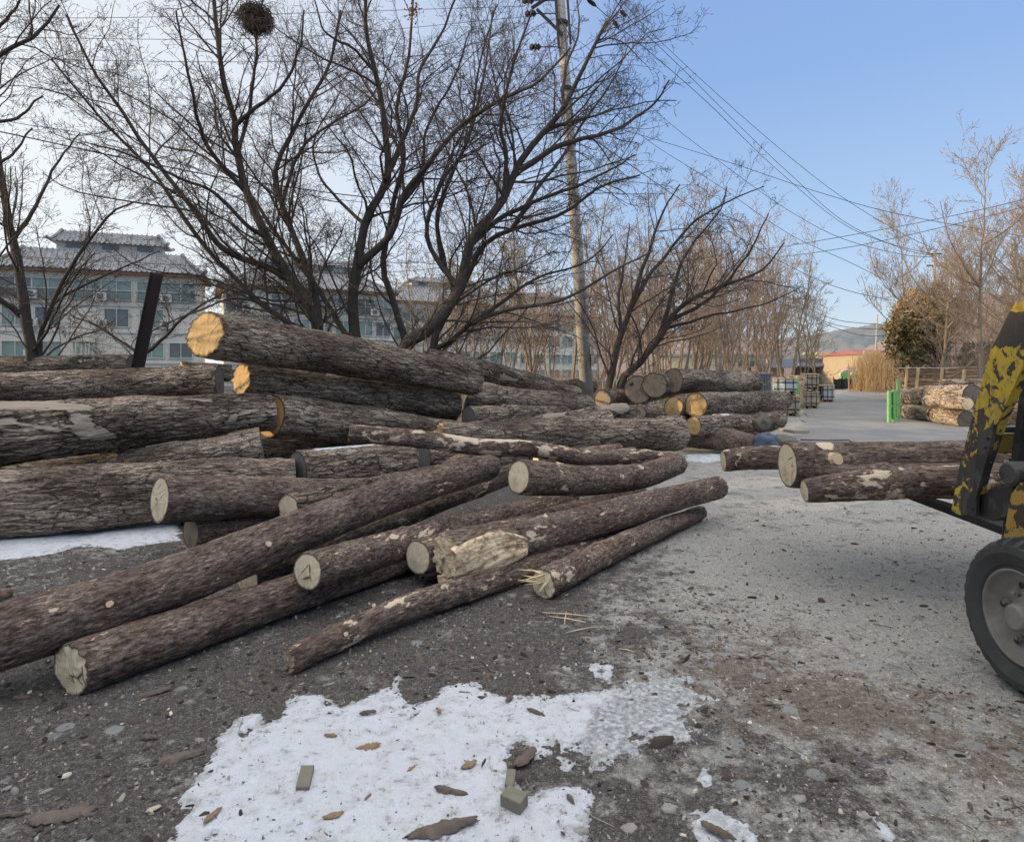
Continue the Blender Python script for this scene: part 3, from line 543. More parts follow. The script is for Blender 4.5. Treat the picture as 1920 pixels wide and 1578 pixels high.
# torn scar on log i, as bare wood bulging from its side
def surf(L,a,s,off):
    c,r,T,Xa,Ya,Lp=L; k=s/Lp*(len(c)-1); i=int(min(max(k,0),len(c)-2)); f=k-i
    C=c[i]+(c[i+1]-c[i])*f; rr=r[i]+(r[i+1]-r[i])*f+off; return C+Xa[i]*math.cos(a)*rr+Ya[i]*math.sin(a)*rr
def towcam(L,s):
    c,r,T,Xa,Ya,Lp=L; i=int(s/Lp*(len(c)-1)); d=np.array([0,0,CH])-c[i]; return math.atan2(np.dot(d,Ya[i]),np.dot(d,Xa[i]))
o,L=LG['i']; a0=towcam(L,.3)
_c=L[0];_dn=-1 if np.dot(L[4][3],[0,0,1])>0 else 1
na_,ns_=44,70; VV=[]
sgn=1 if surf(L,a0+.5,.3,0)[2]<surf(L,a0-.5,.3,0)[2] else -1
for i in range(ns_):
    s_=-.05+i/(ns_-1)*.76; u=i/(ns_-1)
    up=-.25-.45*math.sin(u*PI)+.75*max(0,u-.55)*1.2; lo=2.05-1.5*u
    for j in range(na_):
        v=j/(na_-1); a=a0+sgn*(up+(lo-up)*v)
        nz=float(fbm(np.array([[s_*2.5,v*7,1.3]]),4)[0]); hol=-.035*math.exp(-((u-.5)/.22)**2-((v-.35)/.25)**2)
        lip=.035*math.exp(-((v-1)/.3)**2)*(1-u*.4)
        e=min(v,1-v,1-u)*9; e=min(1,e); off=(.034+nz*.018+hol*.8+lip+.010*math.sin(u*PI))*e-.02*(1-e)
        VV.append(surf(L,a,max(s_,0.0),off)+L[2][0]*min(s_,0)*(1+.6*nz))
VV=np.array(VV); base=np.array(o.location); ii=np.arange(ns_-1)[:,None]*na_; jj=np.arange(na_-1)[None]
me=npmesh('torn_scar',VV-base,np.stack([ii+jj,ii+jj+1,ii+na_+jj+1,ii+na_+jj],-1).reshape(-1,4),True); 
link('torn_scar',me,M['scar'],o)['label']='bare torn wood with a rotten hollow'
mb=MB()
for i in range(16):
    a=a0+sgn*random.uniform(.3,1.5); p0=Vector(surf(L,a,.02,.012)); d=Vector(-L[2][0])+Vector((random.uniform(-.3,.3),random.uniform(-.3,.3),random.uniform(-.5,.1))); d.normalize(); l=random.uniform(.03,.1)
    mb.tube([p0-d*.06,p0+d*l*.5,p0+d*l],[.006,.004,.001],4)
mb.build('splinters',M['splinter'],o)
# splinters on log m
o,L=LG['m']; mb=MB(); C0=Vector(L[0][0]); Tm=Vector(L[2][0])
for i in range(15):
    q=random.random(); st=C0+Vector((random.uniform(-.03,.06),0,random.uniform(.0,.085)))+Tm*.04
    en=C0+Vector((random.uniform(-.17,-.08) if i<9 else random.uniform(-.02,.06),random.uniform(-.1,0),random.uniform(.03,.14) if i<9 else random.uniform(-.03,.04)))-Tm*.03
    mid=(st+en)/2+Vector((0,0,random.uniform(-.008,.012))); wd=random.uniform(.004,.009); mb.tube([st,mid,en],[wd,wd*.8,.001],4)
mb.build('splinters',M['splinter'],o)
# branch stubs on the knotty log and others
def stub(key,s_,a,l,r0,mat='pine'):
    o,L=LG[key]; p=Vector(surf(L,a,s_,-.02)); q=Vector(surf(L,a,s_,l))+Vector(L[2][0])*random.uniform(-.03,.03); m=MB().tube([p,(p+q)/2,q],[r0*1.3,r0*1.05,r0],10)
    m.build('branch_stub',M['torn'],o,smooth=False)
for s_,a in ((.35,.5),(.62,2.3),(1.1,1.0),(1.5,2.6)): stub('l',s_,a,.022,.012)
stub('t1',.3,towcam(LG['t1'][1],.3)+.2,.03,.05); stub('b',2.4,towcam(LG['b'][1],2.4),.02,.018); stub('b',1.5,towcam(LG['b'][1],1.5),.02,.016)
# snow resting on log tops
def logsnow(key,s0,s1,wid,label,a_off=0):
    o,L=LG[key]; ns,nw=90,22; V=[]
    up=math.atan2(np.dot([0,0,1],L[4][0]),np.dot([0,0,1],L[3][0]))+a_off
    for i in range(ns):
        u=i/(ns-1); s_=s0+(s1-s0)*u
        for j in range(nw):
            v=j/(nw-1)*2-1; w_=wid*(1+.5*float(fbm(np.array([[s_*5,math.copysign(1,v)*3,.2]]),3)[0])); e=min(1,(1-abs(v))*3)*min(1,min(u,1-u)*12)
            V.append(surf(L,up+v*w_,s_,-.012+e*.035+.004*float(perlin(np.array([[s_*20,v*5,0.5]]))[0])))
    ii=np.arange(ns-1)[:,None]*nw; jj=np.arange(nw-1)[None]
    me=npmesh('snow',np.array(V),np.stack([ii+jj,ii+jj+1,ii+nw+jj+1,ii+nw+jj],-1).reshape(-1,4),True); attr(me,'thin',np.zeros(len(V)))
    tag(link('snow',me,M['snow']),label,'snow',kind='stuff')
logsnow('p4',.1,1.75,.5,'strip of snow on top of the middle grey log',.25); logsnow('r4',.6,1.05,.45,'snow on the knobbly log of the middle stack')
# ---------------------------------------------------------------- litter
def scatter(name,n,region,size,mat,label,cat,flat=.25,elong=2.2,seed=1,curl=.2,dens=None):
    rg=np.random.default_rng(seed); V=[];Fc=[]
    X=rg.uniform(region[0],region[1],n*3); Y=region[2]+(region[3]-region[2])*rg.random(n*3)**1.25
    if dens is not None: k=rg.random(n*3)<dens(X,Y); X=X[k][:n];Y=Y[k][:n]
    else: X=X[:n];Y=Y[:n]
    n=len(X); Zg=gh(X,Y); l=size*np.exp(rg.normal(size=n)*.5); w_=l/rg.uniform(1.2,elong*1.3,n); t=l*flat*rg.uniform(.3,1,n); a=rg.uniform(0,2*PI,n)
    K=6; th=np.arange(K)*2*PI/K; rr=rg.uniform(.6,1.1,(n,K)); u=np.cos(th)*l[:,None]/2*rr; v=np.sin(th)*w_[:,None]/2*rr
    tx=rg.normal(size=n)*curl; ty=rg.normal(size=n)*curl; PP=[]
    for zz,f in ((-.5,1),(.5,.75)): z=zz*t[:,None]+u*f*tx[:,None]+v*f*ty[:,None]; PP.append(np.stack([u*f*np.cos(a)[:,None]-v*f*np.sin(a)[:,None]+X[:,None],u*f*np.sin(a)[:,None]+v*f*np.cos(a)[:,None]+Y[:,None],z+Zg[:,None]+t[:,None]*.4+.001],-1))
    V=np.concatenate(PP,1).reshape(-1,3); b=(np.arange(n)*2*K)[:,None]; Fc=[]
    for q in range(K): Fc.append(np.stack([b[:,0]+q,b[:,0]+(q+1)%K,b[:,0]+K+(q+1)%K,b[:,0]+K+q],-1))
    Fc.append(np.stack([b[:,0]+K+q for q in (0,1,2,3)],-1)); Fc.append(np.stack([b[:,0]+K+q for q in (3,4,5,0)],-1))
    return tag(link(name,npmesh(name,V,np.concatenate(Fc)),mat),label,cat,kind='stuff')

reg=(-4.2,4.6,1.8,7.5)
dl=lambda X,Y: np.clip(.9-.35*(X+.3),.18,1)
scatter('bark_litter',11000,reg,.022,M['chipD'],'scattered dark bark flakes over the yard','bark litter',.18,3,1,.25,dl)
scatter('wood_chips',5200,reg,.012,M['chipL'],'scattered pale wood chips over the yard','wood chips',.3,3.2,2,.3)
scatter('gravel',5200,reg,.011,M['grav'],'loose grey gravel across the yard','gravel',.6,1.3,3,.4)
scatter('wood_chips',1700,(1.0,4.0,1.9,4.4),.008,M['chipL'],'band of fine chips and grit before the forklift wheel','wood chips',.3,2.2,5,.3)
scatter('bark_litter',420,(-1.3,.5,2.1,3.3),.009,M['chipD'],'bark crumbs lying on the snow patch','bark litter',.35,3.5,8,.35).location.z=.018
scatter('bark_litter',1500,(-1.4,1.6,3.0,4.6),.030,M['barkp'],'bark strips dropped along the front of the heap','bark litter',.12,4.5,21,.35)
scatter('bark_litter',700,(.8,3.2,2.2,4.4),.018,M['chipD'],'darker bark crumbs in the brown streaks of the yard','bark litter',.2,3.5,22,.3)
# twigs
mb=MB(); rg=random.Random(5)
for i in range(420):
    x=rg.uniform(-3.5,4);y=rg.uniform(2,7); l=rg.uniform(.04,.16);a=rg.uniform(0,2*PI); z=float(gh(np.array([x]),np.array([y]))[0])+.003
    p=[(x,y,z),(x+math.cos(a)*l*.5,y+math.sin(a)*l*.5,z+rg.uniform(.001,.008)),(x+math.cos(a+rg.uniform(-.6,.6))*l,y+math.sin(a+rg.uniform(-.6,.6))*l,z+.001)]; mb.tube(p,rg.uniform(.0008,.002),3)
tag(mb.build('twig_litter',M['chipD']),'thin twigs strewn about the yard','twig litter',kind='stuff')
# individual bits on and near the snow
def bark_slab(px,py,l,w_,rot,label,mat='chipD',seed=0,z0=.012,th=.008,name='bark_piece',cat='bark piece'):
    x,y=gnd(px,py); rg=np.random.default_rng(seed+50); n,m=34,14; V=[]; l*=.8; w_*=.62
    U,W_=np.meshgrid(np.linspace(-1,1,n),np.linspace(-1,1,m),indexing='ij'); sg=np.where(W_>0,2.,-2.); su=np.where(U>0,1.5,-1.5)
    ww=w_*(1-.7*np.abs(U)**2.6)*(1+.75*fbm(np.stack([U*3.3+seed*1.7,sg,U*0+.5],-1),4,2.3,.6)); Xs=U*l/2*(1+.28*fbm(np.stack([W_*2.6,W_*0+seed+.3,su],-1),3,2.3,.6)); Ys_=W_*ww/2
    Zb=.04*l*(1-W_**2)+.006*fbm(np.stack([U*4+seed,W_*3,U*0+.2],-1),3); e_=th*(1-.8*np.maximum(np.abs(U),np.abs(W_))**3)
    V=np.concatenate([np.stack([Xs,Ys_,Zb+k*e_],-1).reshape(-1,3) for k in (0,1)])
    Fq=[]
    for sd_ in (0,1):
        for i in range(n-1):
            for j in range(m-1):
                b=sd_*n*m+i*m+j; f=[b,b+1,b+m+1,b+m]; Fq.append(f if sd_==0 else f[::-1])
    rim=[i*m for i in range(n)]+[(n-1)*m+j for j in range(1,m)]+[i*m+m-1 for i in range(n-2,-1,-1)]+[j for j in range(m-2,0,-1)]
    for k in range(len(rim)): a,b=rim[k],rim[(k+1)%len(rim)]; Fq.append([a,b,b+n*m,a+n*m])
    me=npmesh(name,V,Fq,True); o=link(name,me,M[mat]); o.location=(x,y,z0); o.rotation_euler=(random.uniform(-.1,.1),random.uniform(-.1,.1),rot); return tag(o,label,cat)
bs=[(830,1566,.30,.09,.35,'large dark bark slab cut by the bottom edge'),(845,1495,.15,.05,-.2,'ragged bark strip in the middle of the snow patch'),(955,1318,.07,.05,1.2,'dark bark lump near the top edge of the snow'),(1005,1345,.12,.04,-.6,'row of bark bits right of the dark lump'),(985,1430,.17,.09,.9,'bark pile in the bare notch of the snow'),
    (625,1540,.09,.045,.5,'curled brown leaf low on the snow'),(690,1345,.09,.03,.1,'bark sliver on the upper left of the snow'),(620,1388,.07,.03,.0,'leaf fragments left of centre on the snow'),(690,1410,.12,.06,.3,'dead leaf clump in the centre of the snow'),(880,1443,.09,.05,.6,'dark curled leaf right of centre on the snow'),(775,1450,.08,.03,.9,'dark leaf curl beside the leaf clump'),(822,1340,.06,.03,-1,'brown leaf near the upper edge of the snow'),(398,1540,.10,.04,1.3,'upright leaf at the lower left of the snow'),(690,1505,.05,.02,1.2,'pale yellow leaf low in the snow'),(935,1610,.05,.03,.2,'pebble like bark bit below the blocks'),(1345,1570,.15,.06,-.8,'brown bark strip right of the snow'),(1265,1415,.05,.03,.3,'orange brown chip right of the snow')]
for i,b in enumerate(bs): bark_slab(*b,mat='leaf' if 'leaf' in b[5] else 'barkp',seed=i,z0=.022,th=.005 if 'leaf' in b[5] else .01,name='dry_leaf' if 'leaf' in b[5] else 'bark_piece',cat='leaf' if 'leaf' in b[5] else 'bark piece')
for i,b in enumerate([(290,1300,.20,.06,.5,'dark bark sheet below the nearest log end'),(340,1420,.22,.1,.4,'weathered bark sheet touching the left side of the snow'),(120,1530,.26,.14,.3,'broad bark sheet at lower left'),(20,1530,.12,.03,.1,'pale bark strip at the left edge'),(280,1385,.10,.03,.1,'bark sliver between the log and the snow'),(40,1310,.09,.03,.3,'pale bark flake by the left edge')]): bark_slab(*b,seed=i+40,z0=.004,mat='barkp')
bark_slab(288,1520,.06,.05,.7,'cream dry leaf with a stalk at lower left','chipL',77,.008,.004,'dry_leaf','leaf')
def block(px,py,d,rz,label,tilt=0):
    x,y=gnd(px,py); m=MB().box((0,0,0),d); o=m.build('wood_block',M['block'],bevel=.004); o.location=(x,y,d[2]/2+.016); o.rotation_euler=(tilt,tilt*.5,rz); tag(o,label,'wood block')
block(572,1475,(.05,.115,.03),.15,'upright looking wood block half sunk at the left of the snow',.1); block(957,1477,(.035,.09,.03),-.1,'narrow wood block at the edge of the bare notch',.05); block(964,1520,(.085,.06,.05),-.55,'stubby square wood block lowest of the three in the snow',.08)
for i,(x0,y0,x1,y1,r_,lb) in enumerate([(1017,1150,1108,1157,.004,'long pale splinter on the ground, uppermost of the loose ones'),(1030,1157,1098,1168,.0045,'pale splinter just below the uppermost one'),(1062,1148,1058,1172,.003,'short splinter crossing the two pale ones'),(1062,1188,1120,1176,.003,'forked splinter lowest on the ground'),(1160,1218,1190,1224,.003,'tiny pale chip right of the splinters')]):
    a=gnd(x0,y0);b=gnd(x1,y1); tag(MB().tube([(a[0],a[1],.008),((a[0]+b[0])/2,(a[1]+b[1])/2,.012),(b[0],b[1],.007)],[r_*.5,r_,r_*.6],5).build('wood_splinter',M['splinter']),lb,'splinter')
def stone(px,py,s_,label,seed,mat='stone'):
    x,y=gnd(px,py); n=28; K_=16
    th=np.linspace(0,2*PI,n,endpoint=False); ph=np.linspace(.05,PI-.05,K_)
    A,B=np.meshgrid(th,ph); P=np.stack([np.sin(B)*np.cos(A),np.sin(B)*np.sin(A),np.cos(B)],-1); P=P*(1+.45*fbm(P*1.1+seed,4,2.2,.5)[...,None])*np.array([s_,s_*.8,s_*.5])
    ii=np.arange(K_-1)[:,None]*n; jj=np.arange(n)[None]; Q=np.stack([ii+jj,ii+(jj+1)%n,ii+n+(jj+1)%n,ii+n+jj],-1).reshape(-1,4)
    o=link('stone',npmesh('stone',P.reshape(-1,3),Q,True),M[mat],loc=(x,y,s_*.04)); tag(o,label,'stone')
for i,(px,py,s_,lb) in enumerate([(1255,1518,.032,'flat pale stone bottom centre right'),(1180,1555,.03,'pale stone beside the bottom edge'),(1500,1500,.03,'grey stone low at the right'),(1090,1560,.025,'stone against the snow at the bottom'),(1440,1535,.022,'small stone between the icy scraps'),(1620,1530,.024,'flat grey stone by the icy scrap')]): stone(px,py,s_,lb,i*3.1)
# ================================================================ TREES
def tubes(P,Rr,k=3):
    N,m,_=P.shape; T=np.gradient(P,axis=1); T/=np.linalg.norm(T,axis=2)[...,None]+1e-9
    ref=np.where(np.abs(T[:,:1,2:3])>.8,np.array([[[1.,0,0]]]),np.array([[[0,0,1.]]])); ref=np.broadcast_to(ref,T.shape)
    X=np.cross(T,ref); X/=np.linalg.norm(X,axis=2)[...,None]+1e-9; Y=np.cross(T,X)
    a=np.arange(k)*2*PI/k; V=P[:,:,None]+(X[:,:,None]*np.cos(a)[:,None]+Y[:,:,None]*np.sin(a)[:,None])*Rr[:,:,None,None]
    V=V.reshape(-1,3); n0=(np.arange(N)*m*k)[:,None,None]; r0=(np.arange(m-1)*k)[None,:,None]; j=np.arange(k)[None,None]; j2=(j+1)%k
    Q=np.stack([n0+r0+j,n0+r0+j2,n0+r0+k+j2,n0+r0+k+j],-1).reshape(-1,4); return V,Q
def unit(v): return v/(np.linalg.norm(v,axis=-1,keepdims=True)+1e-9)
def grow(P,Rr,spacing,lenf,ang,up,wig,rg,m=5,rf=.55,tip=.0035,tmin=.12,maxlen=9,flat=None):
    """children for every parent polyline; vectorised"""
    L=np.linalg.norm(np.diff(P,axis=1),axis=2).sum(1); cnt=np.maximum(1,rg.poisson(L/spacing)); idx=np.repeat(np.arange(len(P)),cnt); n=len(idx)
    t=tmin+(1-tmin)*rg.random(n)**.8; q=t*(P.shape[1]-1); i=np.minimum(q.astype(int),P.shape[1]-2); f=(q-i)[:,None]
    p0=P[idx,i]*(1-f)+P[idx,i+1]*f; r0=Rr[idx,i]*(1-f[:,0])+Rr[idx,i+1]*f[:,0]; T=unit(P[idx,i+1]-P[idx,i])
    rv=rg.normal(size=(n,3)); ax=unit(rv-T*(rv*T).sum(1)[:,None]); a=R(ang)*(.7+.6*rg.random(n)); D=unit(T*np.cos(a)[:,None]+ax*np.sin(a)[:,None])
    l=np.minimum(maxlen,L[idx]*lenf*(.45+.8*rg.random(n))*(1.15-.6*t)); st=l/(m-1); C=[p0]; d=D
    for k in range(1,m):
        d=unit(d+rg.normal(size=(n,3))*wig+np.array([0,0,1.])*up); C.append(C[-1]+d*st[:,None])
    C=np.stack(C,1); rr=np.maximum(tip,r0*rf*(.7+.3*rg.random(n))); rr=np.minimum(rr,np.maximum(l*.011,tip)); R2=rr[:,None]*np.linspace(1,.35,m)[None]; R2=np.maximum(R2,tip*.8); return C,R2
def wobble(P,amp,rg):
    P=np.array(P,float); return P+rg.normal(size=P.shape)*amp
def make_tree(name,label,base,limbs,levels,seed,mats=('bigbark','twig'),group=None,cat='tree',minr=.0035):
    """limbs: list of (points (n,3) world, r0, r1)"""
    rg=np.random.default_rng(seed); root=empty(name,base); tag(root,label,cat,group); b=np.array(base)
    mb_V=[];mb_Q=[];off=0; cur=[]
    for pts,r0,r1 in limbs:
        C=catmull([tuple(p)+(0,) for p in pts],26)[:,:3]; t=np.linspace(0,1,26); rr=(r0+(r1-r0)*t**.8)*(1.22 if mats[0]=='bigbark' else 1)
        C=C+np.stack([perlin(np.stack([t*9,t*0+seed,t*0+k*3.3+r0*50],-1)) for k in range(3)],-1)*.05*(r0/.08+.3)
        rr=rr*(1+.12*perlin(np.stack([t*14,t*0+seed,t*0],-1)))
        V,Q=tubes(C[None],rr[None],10); mb_V.append(V);mb_Q.append(Q+off);off+=len(V); cur.append((C,rr))
    me=npmesh('trunk',np.vstack(mb_V)-b,np.vstack(mb_Q),True); link('trunk',me,M[mats[0]],root)
    P=np.stack([c for c,_ in cur]); Rr=np.stack([r for _,r in cur]); VV=[];QQ=[];off=0
    for li,lv in enumerate(levels):
        P,Rr=grow(P,Rr,rg=rg,tip=minr,**lv); V,Q=tubes(P,Rr,5 if li==0 else 3); VV.append(V);QQ.append(Q+off);off+=len(V)
    me=npmesh('crown',np.vstack(VV)-b,np.vstack(QQ),True); link('crown',me,M[mats[1]],root); return root
def pxl(pts,Y0,Y1,first=None):
    n=len(pts); out=[at(p[0],p[1],Y0+(Y1-Y0)*i/(n-1)) for i,p in enumerate(pts)]
    return ([first]+out) if first else out
LV=[dict(spacing=.31,lenf=.36,ang=44,up=.03,wig=.15,m=9,tmin=.14,maxlen=2.6,rf=.50),dict(spacing=.17,lenf=.42,ang=48,up=.03,wig=.20,m=7,tmin=.15,maxlen=1.2,rf=.5),dict(spacing=.13,lenf=.46,ang=48,up=.02,wig=.25,m=5,tmin=.12,maxlen=.6,rf=.5),dict(spacing=.115,lenf=.58,ang=46,up=.02,wig=.28,m=4,tmin=.15,maxlen=.36,rf=.6)]
Yt=13.0
def B(px,Y=Yt): return ((px-CX)/F*Y,Y,-.05)
tA=[(pxl([(596,640),(590,600),(555,542),(501,447),(467,366),(443,271),(440,230),(420,169),(406,68),(400,-40)],Yt,Yt-.8,B(600)),.13,.025),
 (pxl([(555,542),(520,510),(420,467),(352,379),(271,271),(223,203),(169,122),(125,30)],Yt,Yt-1.8),.065,.014),
 (pxl([(598,640),(555,616),(474,555),(379,454),(291,332),(223,257),(156,183),(95,110)],Yt,Yt-1.5,B(602)),.075,.012),
 (pxl([(600,640),(582,515),(542,420),(515,325),(542,257),(575,196),(616,122),(640,20)],Yt,Yt+1.2,B(604)),.09,.02),
 (pxl([(530,375),(562,284),(623,230),(684,196),(715,150)],Yt+.6,Yt+1.8),.035,.012),
 (pxl([(440,235),(487,196),(528,162),(562,90),(570,20)],Yt-.6,Yt-1.2),.04,.012),(pxl([(445,290),(468,200),(480,110),(483,50),(500,-30)],Yt-.5,Yt-1.1),.035,.012),
 (pxl([(467,366),(400,290),(372,230),(352,130),(330,20)],Yt-.3,Yt-2.2),.045,.012),
 (pxl([(501,447),(460,420),(400,360),(330,330),(240,290),(170,270)],Yt-.3,Yt-2.6),.04,.01)]
tB=[(pxl([(668,650),(667,636),(660,555),(667,501),(684,420),(724,338),(721,237),(704,135),(684,54),(680,-40)],Yt+.3,Yt-.5,B(668)),.13,.025),
 (pxl([(667,501),(731,440),(758,366),(812,298),(867,230),(948,183),(1016,149),(1070,90)],Yt,Yt-1.5),.075,.014),
 (pxl([(662,650),(643,623),(589,528),(515,433),(467,366),(379,291),(298,271),(240,215)],Yt,Yt+2,B(664)),.07,.012),
 (pxl([(724,338),(751,271),(779,203),(785,135),(826,68),(860,-20)],Yt-.2,Yt+.6),.05,.014),
 (pxl([(704,135),(660,90),(610,60),(590,0)],Yt-.4,Yt-1.2),.03,.01),
 (pxl([(684,420),(640,380),(600,330),(590,260),(640,170)],Yt,Yt+2),.035,.01)]
tC=[(pxl([(762,660),(758,636),(731,542),(718,501),(738,379),(758,298),(745,203),(765,102),(779,-30)],Yt+.5,Yt+1.2,B(764,Yt+.5)),.085,.018),
 (pxl([(738,400),(790,330),(800,240),(850,150),(880,60)],Yt+.6,Yt+2),.04,.012),
 (pxl([(758,298),(720,220),(700,120),(640,40)],Yt+.8,Yt+2.4),.03,.01)]
tD=[(pxl([(752,657),(775,635),(812,609),(860,535),(880,460),(941,379),(975,305),(1002,264),(1056,203),(1097,122),(1140,40)],Yt-.2,Yt-1,B(745,Yt-.2)),.15,.022),
 (pxl([(975,318),(1056,271),(1151,244),(1219,203),(1255,150)],Yt-.7,Yt-1.2),.055,.012),
 (pxl([(880,460),(934,413),(1016,372),(1110,338),(1190,290)],Yt-.5,Yt+.8),.055,.012),
 (pxl([(860,535),(820,490),(800,430),(830,340),(870,280),(905,160),(925,20)],Yt-.4,Yt+1.6),.05,.014),
 (pxl([(941,379),(950,300),(940,230),(960,130),(1000,20)],Yt-.6,Yt-2),.045,.012),
 (pxl([(1056,203),(1060,130),(1085,60),(1080,-20)],Yt-.9,Yt+.2),.03,.01)]
tE=[(pxl([(812,663),(839,582),(873,528),(901,467),(960,430),(1056,399),(1130,350),(1200,330)],Yt+.4,Yt+.5,B(808,Yt+.4)),.10,.014),
 (pxl([(815,663),(833,650),(880,609),(948,582),(1029,569),(1083,548),(1151,508),(1225,470)],Yt+.4,Yt-1.5,B(812,Yt+.4)),.07,.012),
 (pxl([(880,609),(950,560),(1010,520),(1100,490),(1150,440)],Yt+.2,Yt+1.5),.04,.01),
 (pxl([(839,582),(860,550),(830,490),(820,400),(850,320),(880,250),(900,120),(930,10)],Yt+.5,Yt+2.2),.055,.012),
 (pxl([(960,430),(1010,350),(1050,300),(1100,220),(1150,150),(1180,80)],Yt+.5,Yt+2.5),.045,.01)]
g='dark bare trees with spreading limbs behind the log pile'
make_tree('bare_tree','dark bare tree holding the bird nest, leftmost of the big spreading group',B(600),tA,LV,1,group=g)
make_tree('bare_tree','dark bare tree whose trunk forks just right of the nest tree',B(667),tB,LV,2,group=g)
make_tree('bare_tree','slender upright dark tree in the middle of the spreading group',B(764,Yt+.5),tC,LV,3,group=g)
make_tree('bare_tree','thick dark tree leaning right with a sawn black stump on its trunk',B(745,Yt-.2),tD,LV,4,group=g)
make_tree('bare_tree','dark tree with low limbs reaching right toward the concrete pole',B(808,Yt+.4),tE,LV,5,group=g)
YF=11.0
tF=[(pxl([(62,690),(60,668),(40,542),(20,420),(5,338),(-10,250),(-20,120)],YF,YF-.3,B(66,YF)),.10,.03),
 (pxl([(75,668),(88,590),(135,501),(203,406),(250,379)],YF,YF-.6,B(80,YF)),.055,.012),
 (pxl([(50,600),(0,560),(-60,500),(-100,420)],YF,YF-1),.05,.012),(pxl([(88,590),(110,560),(190,520),(300,470)],YF,YF+1.2),.03,.008),(pxl([(25,450),(70,380),(110,300),(150,250)],YF,YF+1),.035,.01)]
make_tree('bare_tree','dark bare tree at the left edge with a fork low on its trunk',B(66,YF),tF,LV,6)
tG=[(pxl([(-210,640),(-170,420),(-120,280),(-60,170),(0,105),(60,70),(110,10)],9,9.4,B(-215,9)),.12,.014),(pxl([(-120,280),(-40,230),(20,225),(80,180)],9.2,9.6),.04,.01),(pxl([(-60,170),(0,50),(50,-10)],9.3,9.1),.04,.01),(pxl([(-150,350),(-60,330),(10,300),(60,240)],9.2,9.8),.035,.01)]
make_tree('bare_tree','bare tree outside the left edge whose twigs hang into the upper left corner',B(-215,9),tG,LV,7)
Yh=15.0
tH=[(pxl([(1143,712),(1165,627),(1187,563),(1213,478),(1240,404),(1275,345)],Yh,Yh,B(1140,Yh)),.10,.012),(pxl([(1165,715),(1200,680),(1240,627),(1272,579),(1351,536),(1431,505),(1470,455)],Yh,Yh-.8,B(1160,Yh)),.10,.012),
 (pxl([(1180,585),(1215,520),(1250,478),(1304,414),(1378,372),(1431,350)],Yh,Yh+.8),.05,.01),(pxl([(1240,627),(1272,510),(1304,451),(1351,393),(1362,350)],Yh-.2,Yh+.8),.05,.01),(pxl([(1165,627),(1160,560),(1170,500),(1180,420)],Yh,Yh+.5),.04,.01),(pxl([(1260,600),(1330,560),(1400,480),(1440,400)],Yh-.3,Yh-1.2),.045,.01),(pxl([(1250,615),(1340,590),(1430,570),(1500,540)],Yh-.3,Yh-1.2),.035,.008)]
make_tree('bare_tree','dark bare tree fanning right, just right of the concrete pole',B(1150,Yh),tH,LV,8,cat='tree')
tI=[(pxl([(265,690),(262,668),(240,650),(180,610),(130,590)],12,12.2,B(266,12)),.05,.01),(pxl([(265,668),(300,640),(350,590),(400,560),(440,530)],12,11.6),.035,.008),(pxl([(262,665),(270,620),(290,560),(310,500)],12,12.4),.03,.008)]
make_tree('bare_tree','low forking shrub tree beside the steel post',B(266,12),tI,LV,9,cat='tree')
# background tree kinds: auto grown, then copied
def auto_limbs(h,rg,stems=3,spread=.28,r=.07,lean=(0,0),curl=.05):
    out=[]
    for k in range(stems):
        a=rg.uniform(0,2*PI); hh=h*(1 if stems==1 else rg.uniform(.7,1)); sp=spread*rg.uniform(.3,1.0)*hh; pts=[(rg.normal()*.08,rg.normal()*.08,-.1)]
        for i in range(1,7):
            t=i/6; pts.append((math.cos(a)*sp*t**1.2+rg.normal()*curl*hh*.12+lean[0]*t*hh,math.sin(a)*sp*t**1.2+rg.normal()*curl*hh*.12+lean[1]*t*hh,hh*t))
        out.append((pts,r*rg.uniform(.7,1),.008))
    return out
LB=[dict(spacing=.30,lenf=.28,ang=44,up=.07,wig=.15,m=6,tmin=.25,maxlen=2.2),dict(spacing=.2,lenf=.44,ang=44,up=.04,wig=.2,m=5,maxlen=1.0),dict(spacing=.18,lenf=.52,ang=44,up=.03,wig=.2,m=4,maxlen=.5)]
protos=[]
for i,(h,st,sp,ln) in enumerate([(6.5,3,.22,(0,0)),(7,2,.16,(.05,0)),(6,4,.3,(.08,0)),(7.5,2,.2,(-.03,0))]):
    rg=np.random.default_rng(30+i); t=make_tree('sapling_tree','x',(0,0,0),auto_limbs(h,rg,st,sp,.06,ln),LB,40+i,('brownbark','browntwig'),minr=.007); protos.append(t)
def copy_tree(o,loc,rz,sc_,label,group):
    c=o.copy(); COL.objects.link(c); c.location=loc; c.rotation_euler=(0,0,rz); c.scale=(sc_,)*3; c['label']=label; c['category']='tree'; c['group']=group
    for ch in o.children: d=ch.copy(); COL.objects.link(d); d.parent=c
    return c
